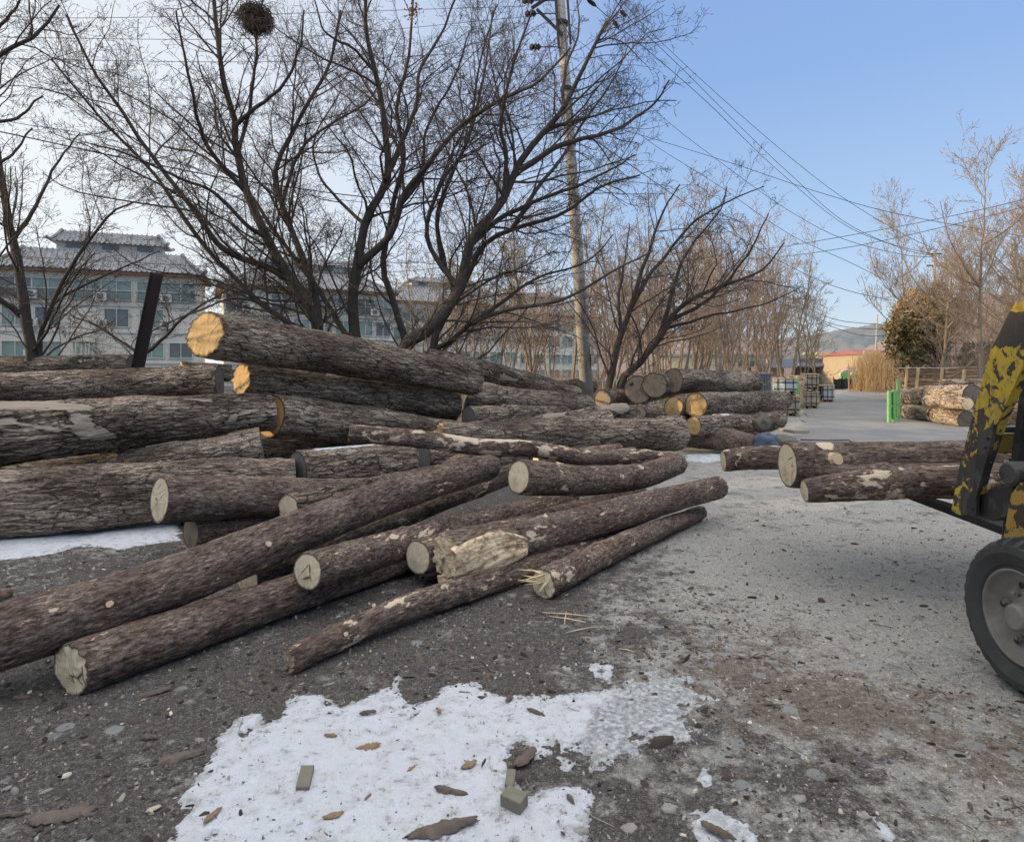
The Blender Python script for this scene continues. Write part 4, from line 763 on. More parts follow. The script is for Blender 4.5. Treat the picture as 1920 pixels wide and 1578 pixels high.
bgp=[(868,20,.75,'behind the crossing limbs'),(925,21,.8,''),(985,24,.85,''),(1008,19,.85,''),(1030,27,.85,''),(1068,23,.9,''),(1120,28,.85,''),(1215,25,.8,''),(1245,22,.75,''),(1278,28,.95,''),(1305,24,.85,''),(1335,27,.95,''),(1368,25,.85,''),(1388,30,1,''),(1420,27,.9,''),(1440,32,1.0,''),(1462,30,.9,''),(1480,28,.8,''),(1502,34,.75,''),(1535,31,.7,''),(1180,32,.9,''),(1090,34,1.0,''),(950,32,.95,''),(1265,35,1.05,''),(1350,36,1.1,''),(1410,38,1.05,''),(1140,21,.7,''),(1195,23,.75,''),(1232,30,.95,''),(1290,21,.7,''),(1318,33,1.0,''),(1450,40,1.1,''),(1225,20,.85,''),(1262,19,.8,''),(1345,20,.75,''),(1380,23,.8,''),(1398,34,1.0,''),(1432,24,.75,''),(1300,38,1.0,''),(1160,26,.85,''),(900,27,.9,''),(820,25,.85,''),(780,29,.9,'')]
rgb=random.Random(3); used=[False]*4
for i,(px,Y,s_,_) in enumerate(bgp):
    X,_,_=at(px,HY,Y); k=i%4; rz=rgb.uniform(-.6,.6); lb='bare brown roadside tree in the golden thicket behind the log pile'
    if not used[k]:
        o=protos[k]; used[k]=True; o.location=(X,Y,0); o.rotation_euler=(0,0,rz); o.scale=(s_*1.3,)*3; tag(o,lb,'tree','bare brown trees of the thicket')
    else: copy_tree(protos[k],(X,Y,0),rz,s_*rgb.uniform(1.15,1.5),lb,'bare brown trees of the thicket')
# pale stems left
for i,(px,Y,lb) in enumerate([(150,20,'pale barked young tree in front of the left apartment block'),(168,22,'second pale young tree just right of the first pale one'),(215,24,'thin pale shrub tree right of the pale pair')]):
    rg=np.random.default_rng(60+i); t=make_tree('young_tree',lb,((px-CX)/F*Y,Y,0),[([(p[0]+(px-CX)/F*Y,p[1]+Y,p[2]) for p in pts],r0,r1) for pts,r0,r1 in auto_limbs(4.6-.6*i,rg,3,.18,.05)],LB,70+i,('palebark','palebark'),minr=.006,cat='tree')
# right hand trees, drawn from the photo
LR=[dict(spacing=.26,lenf=.32,ang=40,up=.12,wig=.12,m=7,tmin=.2,maxlen=2.6),dict(spacing=.2,lenf=.42,ang=40,up=.08,wig=.16,m=5,maxlen=1.2),dict(spacing=.19,lenf=.5,ang=42,up=.06,wig=.2,m=4,maxlen=.6)]
def simple_tree(px,Y,top,lb,seed,stems=1,spread=.1,r=.1,lean=(0,0),lv=None,mats=('brownbark','browntwig'),fork=None):
    h=CH+(HY-top)/F*Y; rg=np.random.default_rng(seed); bx=(px-CX)/F*Y; L=auto_limbs(h,rg,stems,spread,r,lean)
    L=[([(p[0]+bx,p[1]+Y,p[2]) for p in pts],a,b_) for pts,a,b_ in L]
    # side limbs
    ext=[]
    for pts,a,b_ in L:
        for k in range(5):
            t=.28+.12*k; j=int(t*6); q=pts[j]; an=rg.uniform(0,2*PI) if k%2 else (PI if k==2 else 0)+rg.normal()*.4; l=h*(.42-.045*k)
            ext.append(([q,(q[0]+math.cos(an)*l*.35,q[1]+math.sin(an)*l*.3,q[2]+l*.22),(q[0]+math.cos(an)*l*.65,q[1]+math.sin(an)*l*.5,q[2]+l*.55),(q[0]+math.cos(an)*l*.8,q[1]+math.sin(an)*l*.6,q[2]+l*.95)],a*.45,.01))
    return make_tree('bare_tree',lb,(bx,Y,0),L+ext,lv or LR,seed,mats,minr=.008)
simple_tree(1832,24,300,'tall bare tree nearest the forklift mast on the right',81,1,.06,.11,(.06,0))
simple_tree(1768,27,470,'bare tree with a straight trunk in front of the dark evergreen',82,1,.04,.12,(.01,0))
simple_tree(1715,36,400,'thin bare tree left of the evergreen top',83,2,.14,.08)
simple_tree(1900,30,330,'bare tree behind the top of the forklift mast',84,2,.16,.09)
simple_tree(1800,40,380,'slender bare tree between the two nearest right hand trees',85,2,.12,.09)
simple_tree(1870,46,520,'small bare tree far right behind the board stacks',86,3,.2,.08)
simple_tree(1955,26,300,'bare tree at the right edge beyond the forklift',87,2,.14,.1)
# magpie nest
x,y,z=at(480,36,Yt-.9); rg=np.random.default_rng(9); n=900; u=unit(rg.normal(size=(n,3))); rad=.30*(rg.random(n)**.5); c=u*rad[:,None]*np.array([1,1,.85])*(1+.5*perlin(u*1.9)[:,None]); d=unit(np.cross(u,rg.normal(size=(n,3)))+rg.normal(size=(n,3))*.35)*(.08+.20*rg.random(n)**2)[:,None]
P=np.stack([c-d,c+u*.02,c+d+rg.normal(size=(n,3))*.03],1); V,Q=tubes(P,np.full((n,3),.006),3); o=link('bird_nest',npmesh('bird_nest',V,Q),M['twig'],loc=(x,y,z)); tag(o,'round twig nest high in the leftmost of the big spreading trees','nest')
x,y,z=at(775,22,Yt+.9); n=140; c=rg.normal(size=(n,3))*np.array([.09,.09,.12]); V=[];Q=[]
for i in range(n):
    a=unit(rg.normal(size=3)); b_=unit(np.cross(a,rg.normal(size=3))); k=len(V); V+=[c[i]-a*.03,c[i]+b_*.02,c[i]+a*.03,c[i]-b_*.02]; Q.append([k,k+1,k+2,k+3])
tag(link('dead_leaf_cluster',npmesh('dead_leaf_cluster',np.array(V),np.array(Q)),M['leaf'],loc=(x,y,z)),'clump of rusty dead leaves caught in the upper twigs','leaf clump',kind='stuff')
# stump block on tree D
# ================================================================ utility poles and wires
def upole(name,label,b,t,r0,r1,mat='concrete'):
    root=empty(name,(b[0],b[1],0)); tag(root,label,'utility pole'); b=Vector(b);t=Vector(t)
    MB().tube([b,b.lerp(t,.33),b.lerp(t,.66),t],[r0,r0+(r1-r0)*.33,r0+(r1-r0)*.66,r1],20).build('pole_shaft',M[mat],root,smooth=True); return root
pb=Vector((1.86+.11,16,0)); pt=Vector((1.12,16,12.6)); po=upole('utility_pole','tall leaning concrete utility pole behind the log pile',pb,pt,.175,.105)
def pp(py,dx=0,dy=0): 
    z=CH-(py-HY)/F*16; k=z/12.6; return pb.lerp(pt,k)+Vector((dx,dy,0))
m=MB(); m.bar(pp(-20,-.9,-.1),pp(-45,.75,-.15),.09,.09); m.bar(pp(20,-.75,-.1),pp(-12,-.05,-.1),.08,.06); m.build('crossarm',M['steel'],po)
MB().bar(pp(70,-.02,-.12),pp(22,-.62,-.1),.06,.06).build('arm_brace',M['steel'],po)
MB().tube([pp(95,-.13,-.13),pp(-60,-.13,-.13)],.035,8).build('conduit',M['steel'],po); MB().tube([pp(88,.17,-.13),pp(-60,.17,-.13)],.03,8).build('conduit',M['steel'],po)
for y_ in (45,168,270): MB().lathe([(.13,-.05),(.155,-.05),(.155,.05),(.13,.05)],pp(y_),'Z',20).build('clamp_band',M['steel'],po)
for (dx,py,s_) in ((-.82,6,.09),(-.78,30,.085),(-.72,92,.08)):
    c=pp(py,dx,-.1); MB().lathe([(.0,-.16),(.04,-.15),(.09,-.08),(.05,-.04),(.10,.0),(.05,.04),(.09,.08),(.03,.14),(0,.15)],c,'X',12).build('insulator',M['steel'],po); MB().bar(c,pp(py,-.1,-.1),.02).build('insulator_rod',M['steel'],po)
MB().box(pp(668,.19,-.1),(.05,.16,.5)).build('meter_box',M['concrete'],po)
for (dx,py) in ((.75,8),(1.25,25),(1.75,55)): pass
upole('utility_pole','slim concrete pole among the thicket trees',at(1348,705,29)[:2]+(0,),(at(1350,480,29)[0],29,CH+(HY-480)/F*29),.12,.085)
fp=upole('utility_pole','distant utility pole behind the right hand trees',(at(1753,705,58)[0],58,0),(at(1752,470,58)[0],58,CH+(HY-470)/F*58),.2,.14)
for py in (476,498): a=at(1738,py,58);b=at(1766,py,58); MB().bar(a,b,.12).build('crossarm',M['steel'],fp)
upole('utility_pole','thin pale pole in front of the orange building',(at(1640,700,70)[0],70,0),at(1645,590,70),.14,.09)
upole('utility_pole','thin pale pole beside the forklift mast top',(at(1880,700,60)[0],60,0),at(1880,573,60),.14,.1)
upole('utility_pole','white pole at the left corner of the orange building',(at(1620,700,62)[0],62,0),at(1620,658,62),.12,.12)
def wire(pts,Y0,Y1,lb,r=.008,n=34,grp='overhead wires'):
    xa=(pts[0][0]-CX)/F*Y0; xb=(pts[-1][0]-CX)/F*Y1; out=[]
    for px,py in pts:
        k=(px-CX)/F   # X=kY on plan line
        dx=xb-xa; dy=Y1-Y0; t=(k*Y0-xa)/(dx-k*dy+1e-9); Y=Y0+dy*t; out.append((xa+dx*t,Y,CH-(py-HY)/F*Y))
    C=catmull([o+(0,) for o in out],n)[:,:3]; r_=np.array([max(r,.00042*math.hypot(c[0],c[1])) for c in C])
    V,Q=tubes(C[None],r_[None],4); o=link('power_line',npmesh('power_line',V,Q),M['wire']); tag(o,lb,'cable',grp); return C
wire([(1090,-12),(1107,5),(1197,80),(1325,191),(1458,319),(1590,425),(1686,462),(1750,476)],16,58,'heavy wire falling from the pole top to the far pole',.012)
wire([(1130,-30),(1155,11),(1272,122),(1378,228),(1484,329),(1590,420),(1697,468),(1752,480)],16,58,'wire just above the heavy one, with one dark sleeve',.010)
wire([(1140,-30),(1176,16),(1325,159),(1484,297),(1590,377),(1697,441),(1760,470)],17,60,'faintest and highest wire across the blue sky',.006)
wire([(1064,60),(1150,130),(1240,218),(1341,297),(1484,398),(1590,451),(1697,478),(1750,482)],16,58,'thin wire starting lower on the pole and reaching the far pole',.006)
wire([(1066,130),(1203,255),(1352,351),(1484,441),(1600,495),(1680,536)],16,45,'thin wire sagging below the others to the evergreen',.006)
wire([(1072,232),(1134,276),(1304,393),(1431,472),(1537,526),(1606,549),(1672,563)],16,42,'thick black cable sagging lowest from the pole to the evergreen',.014)
wire([(1068,215),(1224,260),(1378,308),(1537,361),(1697,404),(1920,443),(2100,470)],16,40,'wire running right from the pole across the tall right hand tree',.008)
wire([(1400,486),(1477,480),(1600,462),(1750,430),(1920,388),(2150,320)],60,22,'upper cable coming from the right edge and sagging toward the thicket',.012)
wire([(1420,468),(1477,461),(1600,440),(1750,412),(1920,374),(2150,310)],60,22,'thinner cable just above the one from the right edge',.006)
wire([(1380,520),(1480,560),(1560,597),(1620,606),(1690,610)],30,75,'faint wire low over the hill line, uppermost of three',.008)
wire([(1380,530),(1480,572),(1560,607),(1620,616),(1690,618)],30,75,'low cable over the hill with a small joint, middle of three',.014)
wire([(1330,500),(1450,560),(1560,612),(1620,629),(1665,629)],26,70,'lowest dark cable ending at the evergreen foot',.012)
for (pts,lb) in [([(-300,66),(0,70),(500,72),(996,31)],'uppermost thin wire crossing the trees to the left'),([(-300,106),(0,110),(500,116),(1000,93)],'second thin wire crossing the trees to the left'),([(-300,0),(0,30),(300,32),(985,12)],'faint wire near the top of the frame')]: wire(pts,22,16,lb,.006)
wire([(-300,190),(0,247),(250,300),(500,345),(800,370),(1070,300)],10,16,'thick cable sagging from the left edge to the concrete pole',.011)
wire([(-300,150),(0,225),(200,260),(500,352),(800,382),(1070,330)],10.3,16,'thinner cable sagging just below the thick left one',.006)
wire([(-300,475),(0,480),(400,500),(700,512),(1080,470)],30,17,'low wire across the apartment roofs',.008)
for (px,py,Y,lb) in [(1158,50,16.7,'dark sleeve on the heavy wire'),(1168,27,17.5,'dark sleeve on the wire just above the heavy one'),(1109,6,16.2,'dark clamp where the heavy wire leaves the pole')]:
    pass
for (px,py,px2,py2,Y,lb) in [(1149,38,1160,54,17.2,'dark sleeve on the heavy wire near the pole top'),(1163,20,1174,32,17.0,'dark sleeve on the wire above the heavy wire'),(1100,-2,1118,12,16.3,'dark strain insulator where the heavy wire leaves the pole')]:
    a=at(px,py,Y);b=at(px2,py2,Y+.4); a=Vector(a);b=Vector(b); tag(MB().tube([a,a.lerp(b,.3),a.lerp(b,.7),b],[.02,.055,.055,.02],8).build('cable_sleeve',M['wire']),lb,'cable fitting')
# steel post
root=empty('steel_post',(-5.95,10,0)); tag(root,'tilted dark purple steel H-beam standing up behind the left logs','steel post')
b=Vector((-6.28,10,0)); t=Vector((at(294,513,10)[0],10,at(294,513,10)[2])); d=(t-b).normalized(); u=Matrix.Rotation(R(28),3,'Z')@Vector((1,0,0)); u=(u-d*u.dot(d)).normalized(); v=d.cross(u)
def orb(a,b,w,h,u): 
    d=(b-a); c=(a+b)/2; x=u; y=d.normalized().cross(u); return c,(w,h,d.length),Matrix((x,y,d.normalized())).transposed()
for s_ in (-1,1): c,dm,MM=orb(b+u*s_*.085,t+u*s_*.085,.014,.2,u); MB().box(c,dm,M=MM).build('flange',M['ibeam'],root,bevel=.002)
c,dm,MM=orb(b,t,.155,.012,u); MB().box(c,dm,M=MM).build('web',M['ibeam'],root)
# ================================================================ apartment blocks (local frame: x along the facade, y back)
M['wall']=tile_wall('tiled_facade',(.66,.64,.55),(.62,.60,.57),.30,.30); M['wallw']=simple('cream_plaster',(.62,.52,.33),.85,.12,4)  # wall, roof and glass colours paled to carry distance haze
M['roof']=simple('purple_grey_roof',(.27,.27,.275),.8,.2,8,dirt=((.45,.44,.43),.6)); M['frame']=simple('white_window_frame',(.52,.52,.49),.5,.08); M['fascia']=simple('brown_eave_board',(.22,.13,.10),.7,.2)
def glass(name,c): s=NT(name); n=s.noise(s.obj(),1.3,3); return s.fin(s.mix(n,tuple(x*.6 for x in c),tuple(x*1.5 for x in c)),.12,None,None,.6)
M['glass']=glass('green_glass',(.17,.24,.215)); M['glassd']=glass('dark_glass',(.10,.12,.125)); M['rail']=simple('balcony_rail',(.14,.14,.14),.5,.2); M['ac']=simple('ac_casing',(.55,.54,.5),.6,.1)
def lbuild(m,name,mat,parent,**k):
    loc=parent; par=parent; me=bpy.data.meshes.new(name); me.from_pydata([tuple(v) for v in m.v],[],m.f); me.update()
    import bmesh; bm=bmesh.new(); bm.from_mesh(me); bmesh.ops.recalc_face_normals(bm,faces=bm.faces); bm.to_mesh(me); bm.free(); return link(name,me,mat,parent)
def hip(m,x0,x1,y0,y1,z0,z1,inset,over=.6,rib=.34):
    """ribbed hip roof with slightly swept eaves"""
    x0-=over;x1+=over;y0-=over;y1+=over; n=5
    def ring(t):
        k=inset*t; z=z0+(z1-z0)*(t**1.35); return [(x0+k,y0+k,z),(x1-k,y0+k,z),(x1-k,y1-k,z),(x0+k,y1-k,z)]
    rs=[ring(i/n) for i in range(n+1)]; V=[p for r_ in rs for p in r_]; Fq=[]
    for i in range(n):
        for k in range(4): a=i*4+k;b_=i*4+(k+1)%4; Fq.append((a,b_,b_+4,a+4))
    Fq.append(tuple(n*4+k for k in range(4))); Fq.append((3,2,1,0)); m.add(V,Fq)
    xx=x0+.2
    while xx<x1-.2:
        f=min(1,(xx-x0)/inset,(x1-xx)/inset); pts=[(xx,y0+inset*t*f,z0+(z1-z0)*((t*f)**1.35)+.03) for t in (0,.25,.5,.75,1)]; m.tube(pts,.07,5,False); xx+=rib
    yy=y0+.2
    while yy<y1-.2:
        f=min(1,(yy-y0)/inset,(y1-yy)/inset)
        for sx in (0,1): m.tube([((x0+inset*t*f) if sx==0 else (x1-inset*t*f),yy,z0+(z1-z0)*((t*f)**1.35)+.03) for t in (0,.5,1)],.07,5,False)
        yy+=rib
    for (cx_,cy_,sx,sy) in ((x0,y0,1,1),(x1,y0,-1,1),(x0,y1,1,-1),(x1,y1,-1,-1)): m.tube([(cx_-sx*.15,cy_-sy*.15,z0+.25)]+[(cx_+sx*inset*t,cy_+sy*inset*t,z0+(z1-z0)*t**1.35+.08) for t in (.1,.4,.7,1)],.13,6)
def apt(label,loc,rz,L,D,eave,roofz,rows,pent=None,bays=4,lit=True,seed=0,detail=True):
    rg=random.Random(seed); r0=empty('apartment_building',loc,rz); tag(r0,label,'building')
    lbuild(MB().box((L/2,D/2,eave/2-.2),(L,D,eave+.4)),'wall',M['wall'],r0)
    m=MB(); hip(m,0,L,0,D,eave+.12,roofz,min(D,L)*.36,.55); lbuild(m,'roof',M['roof'],r0)
    lbuild(MB().box((L/2,D/2,eave+.0),(L+.9,D+.9,.22)),'eave_board',M['fascia'],r0)
    bw=L/bays
    for (z0,z1,typ) in rows:
        for b_ in range(bays):
            for q in range(2):
                cx_=b_*bw+bw*(.27+.46*q); ww=bw*(.36 if typ!='s' else .26); h=z1-z0
                if typ=='b': ww=bw*.44
                if rg.random()<.08: continue
                f=MB(); t=.07; f.box((cx_,-.03,z0-t/2),(ww+2*t,.12,t)); f.box((cx_,-.03,z1+t/2),(ww+2*t,.12,t)); f.box((cx_-ww/2-t/2,-.03,(z0+z1)/2),(t,.12,h)); f.box((cx_+ww/2+t/2,-.03,(z0+z1)/2),(t,.12,h)); f.box((cx_,-.035,(z0+z1)/2),(t*.8,.09,h))
                if typ=='b': f.box((cx_,-.037,z0+h*.5),(ww,.08,t*.7))
                wo=lbuild(f,'window',M['frame'],r0); lbuild(MB().box((cx_,.0,(z0+z1)/2),(ww,.03,h)),'pane',M['glass' if rg.random()<.7 else 'glassd'],wo)
                if typ=='b' and detail:
                    g=MB(); g.box((cx_,-.32,z0+h*.42),(ww+.2,.04,.05)); g.box((cx_,-.32,z0-.1),(ww+.2,.04,.05)); n=int(ww/.14)
                    for i in range(n+1): g.box((cx_-ww/2+i*ww/n,-.32,z0+h*.16),(.025,.025,h*.5))
                    lbuild(g,'balcony_rail',M['rail'],r0)
            if detail and rg.random()<.5:
                a=MB().box((b_*bw+bw*.5,-.25,z0+.2),(.8,.35,.6)); ao=lbuild(a,'air_conditioner',M['ac'],r0); lbuild(MB().lathe([(.0,-.01),(.22,-.01),(.25,.0)],(0,0,0),'Z',16).__class__().box((b_*bw+bw*.5,-.43,z0+.2),(.42,.02,.42)),'fan_grille',M['rail'],ao)
        if detail: lbuild(MB().box((L/2,-.04,z0-.42),(L+.02,.1,.12)),'string_course',M['frame'],r0)
    if pent:
        a,b_,z0,z1,z2=pent; lbuild(MB().box(((a+b_)/2,D*.45,(z0+z1)/2-.5),(b_-a,D*.3,z1-z0+1)),'penthouse_wall',M['frame'],r0)
        m=MB(); hip(m,a,b_,D*.3,D*.6,z1,z2,D*.14,.4); lbuild(m,'penthouse_roof',M['roof'],r0)
        n=max(3,int((b_-a)/2.2))
        for i in range(n): lbuild(MB().box((a+(i+.5)*(b_-a)/n,D*.3-.02,(z0+z1)/2+.15),(1.1,.06,.35)),'window',M['glassd'],r0)
    return r0
rowsA=[(6.9,8.3,'b'),(4.9,6.2,'w'),(2.6,3.7,'w'),(.7,1.7,'w')]
apt('apartment block with glazed balconies and tiled roof at far left',(-36.6,44.6,0),R(20),12.9,5,8.9,10.7,rowsA,(3.2,10.2,10.5,11.3,12.2),3,seed=1)
apt('apartment block right of the left one, cream side wall catching the sun',(-24.7,53.9,0),R(26),14.8,10,8.9,11.2,rowsA,(3.5,12.5,10.9,11.6,12.4),4,seed=2)
apt('third apartment block, half hidden behind the spreading trees',(-13.5,66,0),R(26),16,10,8.9,11.2,rowsA,(4,12,10.9,11.6,12.3),4,seed=3,detail=False)
apt('farthest apartment block at the end of the row behind the concrete pole',(-3.0,80,0),R(26),17,10,8.9,11.4,rowsA,(4,12,11.0,11.7,12.4),4,seed=4,detail=False)
for i,(x,y,a) in enumerate([(-25.3,53.5,26),(-13.5,66,26)]):
    pass
# unseen blocks added on the sun side, heights set to shade the yard
apt('lower apartment block added unseen left of the frame to shade the yard',(-50.0,2.5,0),R(86),14,10,7.6,9.4,[r_ for r_ in rowsA[1:]],None,5,seed=5,detail=False)
apt('taller apartment block added unseen left of and behind the camera to shade the yard',(-50.0,-40,0),R(87),41,12,10.2,12.6,[(8.2,9.4,'w')]+rowsA[1:],None,8,seed=6,detail=False)
# ================================================================ far side of the lane
M['blueclad']=simple('blue_grey_cladding',(.24,.28,.35),.6,.1,3,stretch=(1,1,6)); M['pale']=simple('pale_yellow_wall',(.62,.56,.36),.8,.1); M['orange']=simple('ochre_brick',(.40,.32,.22),.85,.2,6); M['red']=simple('faded_red_paint',(.30,.10,.075),.6,.2); M['white']=simple('dusty_white',(.60,.60,.58),.7,.12)
M['green']=simple('bright_green_paint',(.20,.52,.17),.6,.35,10,dirt=((.28,.30,.18),.7)); M['tan']=simple('wrapped_plywood',(.42,.37,.28),.8,.25,5,dirt=((.25,.22,.18),.5)); M['net']=simple('dark_mesh_netting',(.035,.042,.05),.9,.3); M['straw']=simple('dry_straw',(.46,.34,.19),.9,.3)
M['slab']=simple('rough_sawn_slab',(.45,.30,.19),.9,.5,7,stretch=(.3,1,1),dirt=((.06,.045,.035),.8)); M['slabp']=simple('pale_sawn_slab',(.52,.38,.22),.85,.3,7); M['contain']=simple('teal_sheet_metal',(.16,.24,.26),.5,.15)
def bldg(name,label,px0,px1,pyt,Y,depth,mat,z0=0,cat='building'):
    x0=(px0-CX)/F*Y;x1=(px1-CX)/F*Y; zt=CH-(pyt-HY)/F*Y; r0=empty(name,(x0,Y,0)); tag(r0,label,cat); MB().box(((x0+x1)/2,Y+depth/2,(zt+z0)/2-.1),(x1-x0,depth,zt-z0+.2)).build('wall',M[mat],r0); return r0,x0,x1,zt
r0,x0,x1,zt=bldg('warehouse','blue grey clad warehouse with open ground floor far down the lane',1500,1580,672,75,14,'blueclad',z0=2.2)
for i in range(6): MB().box((x0+(x1-x0)*(i/5),75.2,1.1),(.3,.3,2.2)).build('column',M['steel'],r0)
MB().box(((x0+x1)/2,78,1.1),(x1-x0-1,.3,2.2)).build('back_wall',M['rail'],r0); MB().box(((x0+x1)/2,74.9,2.3),(x1-x0+.4,.5,.25)).build('trim',M['blueclad'],r0)
for k in range(7): MB().box(((x0+x1)/2,74.97,2.7+k*.35*(zt-2.4)/2.3),(x1-x0,.05,.04)).build('cladding_seam',M['rail'],r0)
r0,x0,x1,zt=bldg('rooftop_block','pale yellow rooftop room with a black sign band above the blue grey warehouse',1533,1562,659,77,4,'pale',z0=zt)
MB().box((x0+(x1-x0)*.4,76.9,zt-.55),((x1-x0)*.45,.1,.16)).build('sign_band',M['steel'],r0)
r0,x0,x1,zt=bldg('rooftop_block','small grey rooftop room with two square windows above the warehouse',1566,1579,662,76.5,4,'blueclad',z0=3)
for k in (0,1): MB().box((x0+.25+k*.45,76.4,zt-.9),(.28,.1,.3)).build('window',M['glassd'],r0)
r0,x0,x1,zt=bldg('shop_building','low white shop building with a red band beyond the lane',1580,1622,683,82,8,'white'); MB().box(((x0+x1)/2-.3,81.9,zt-.75),((x1-x0)*.8,.2,.45)).build('red_band',M['red'],r0); MB().box(((x0+x1)/2,81.9,.9),((x1-x0)*.8,.15,1.4)).build('shopfront',M['glassd'],r0)
r0,x0,x1,zt=bldg('shop_building','tan and brown building behind the low white shop',1581,1624,675,110,10,'orange',z0=1.5)
r0,x0,x1,zt=bldg('brick_house','ochre house with red roof behind the dry reeds',1622,1712,664,66,10,'orange')
MB().add([(x0-.3,65.7,zt),(x1+.3,65.7,zt),(x1+.3,76.5,zt),(x0-.3,76.5,zt),(x0+.8,71,zt+.62),(x1-.8,71,zt+.62)],[(0,1,5,4),(1,2,5),(2,3,4,5),(3,0,4),(3,2,1,0)]).build('roof',M['red'],r0)
for k in range(4):
    wo=MB().box((x0+.7+k*1.15,65.96,zt-1.1),(.75,.1,.8)).build('window',M['frame'],r0); MB().box((x0+.7+k*1.15,65.9,zt-1.1),(.6,.06,.65)).build('pane',M['glassd'],wo)
r0,x0,x1,zt=bldg('factory_building','long pale building glimpsed between the thicket trunks',1290,1470,668,88,10,'pale'); MB().box(((x0+x1)/2,93,zt+.2),(x1-x0+1,11,.3)).build('roof',M['roof'],r0)
for k in range(8): MB().box((x0+1+k*1.6,87.9,zt-1),(.8,.1,.7)).build('window',M['glassd'],r0)
# sign board on posts
sx,sy,_=at(1680,690,55); r0=empty('sign_board',(sx,sy,0)); tag(r0,'dark sign board with pale lettering on a tan post before the ochre house','sign')
MB().box((sx,sy,at(0,689,55)[2]),(1.5,.08,.55)).build('board',M['rail'],r0); MB().tube([(sx+.85,sy,0),(sx+.85,sy,2.6)],.08,8).build('post',M['slabp'],r0)
m=MB(); rgs=random.Random(2)
for k in range(6): 
    cx_=sx-.5+k*.2; z=at(0,689,55)[2]; m.box((cx_,sy-.05,z),(.03,.02,.24)); m.box((cx_+.06,sy-.05,z+rgs.choice([-.1,.0,.1])),(.1,.02,.035)); m.box((cx_+.06,sy-.05,z-.02),(.035,.02,.14))
m.build('lettering',M['frame'],r0)
# fences, netting
def strip(name,label,cat,a,b,z0,z1,mat,posts=0,wave=0):
    a=Vector(a);b=Vector(b); r0=empty(name,(a.x,a.y,0)); tag(r0,label,cat); n=24; V=[];Q=[]
    for i in range(n+1):
        p=a.lerp(b,i/n); w_=wave*math.sin(i*1.7)*(.3 if wave else 0); V+=[(p.x,p.y+w_,z0),(p.x,p.y+w_*.4,z1-(abs(math.sin(i*.9))*.12 if wave else 0))]
    m=MB().add(V,[(2*i,2*i+2,2*i+3,2*i+1) for i in range(n)]); m.build('panel',M[mat],r0)
    for i in range(posts): p=a.lerp(b,i/(posts-1)); MB().tube([(p.x,p.y,0),(p.x,p.y,z1+.1)],.04,6).build('post',M['steel'],r0)
    return r0
strip('netting_fence','low dark netting fence at the bend of the lane','fence',at(1563,0,52)[:2]+(0,),at(1640,0,56)[:2]+(0,),.05,1.0,'net',6,.5)
r0=empty('garden_fence',(at(1580,0,58)[0],58,0)); tag(r0,'pale green fence with rounded white arches beyond the netting','fence')
a=at(1576,0,58);b=at(1645,0,60); MB().bar((a[0],58,1.1),(b[0],60,1.1),.04,.55).build('panel',M['green'],r0)
for k in range(4):
    cx_=a[0]+(b[0]-a[0])*(.15+.22*k); MB().tube([(cx_+math.cos(t)*.7,58.1,1.2+math.sin(t)*.5) for t in np.linspace(0,PI,9)],.06,6).build('arch',M['white'],r0)
r0=empty('mesh_fence',(at(1100,0,18)[0],18,0)); tag(r0,'thin wire mesh fence behind the pile and below the fanning tree','fence')
for k in range(14): 
    p=at(1105+k*26,0,18+k*.35); MB().tube([(p[0],p[1],0),(p[0],p[1],1.35)],.03,6).build('post',M['contain'],r0)
m=MB()
for h_ in (.3,.6,.9,1.3): a=at(1105,0,18);b=at(1105+13*26,0,18+13*.35); m.tube([(a[0],a[1],h_),(b[0],b[1],h_)],.012,4)
m.build('wire_strands',M['contain'],r0)
r0=empty('metal_cabin',(at(1429,0,21)[0],21,0)); tag(r0,'teal ribbed metal cabin behind the end of the middle log stack','cabin')
a=at(1412,701,21);b=at(1446,701,21); MB().box(((a[0]+b[0])/2,21.6,a[2]/2),(b[0]-a[0],1.2,a[2])).build('wall',M['contain'],r0)
for k in range(7): MB().box((a[0]+(b[0]-a[0])*(k+.5)/7,20.98,a[2]/2),(.03,.05,a[2]-.04)).build('rib',M['rail'],r0)
MB().box(((a[0]+b[0])/2,21.6,a[2]+.03),(b[0]-a[0]+.1,1.3,.06)).build('roof',M['roof'],r0)
# strapped timber crates beside the lane
def crate(label,px0,px1,pyt,pyb,Y,dep,mat='tan',rz=-.35,zb=None):
    x0=(px0-CX)/F*Y;x1=(px1-CX)/F*Y; z1=CH-(pyt-HY)/F*Y; z0=zb if zb is not None else max(0.02,CH-(pyb-HY)/F*Y); w_=(x1-x0)*1.0; r0=empty('timber_crate',((x0+x1)/2,Y,z0),rz); tag(r0,label,'crate','strapped timber crates on the left verge of the lane'); h=z1-z0
    lbuild(MB().box((0,dep/2,h/2+.05),(w_,dep,h-.1)),'crate_body',M[mat],r0); lbuild(MB().box((0,dep/2,h-.0),(w_+.06,dep+.06,.05)),'lid',M['slabp'],r0)
    for k in range(3): s_=-w_/2+w_*(k+.5)/3; m=MB(); m.box((s_,-.012,h/2),(.025,.02,h+.06)); m.box((s_,dep/2,h+.04),(.035,dep+.04,.02)); lbuild(m,'strap',M['steel'],r0)
    for k in range(2): lbuild(MB().box((0,-.016,h*(k+.7)/2.3),(w_+.03,.02,.03)),'batten',M['steel'],r0)
    for k in (-1,0,1): lbuild(MB().box((k*w_*.38,dep/2,.02),(.1,dep,.09)),'bearer',M['slab'],r0)
    return r0
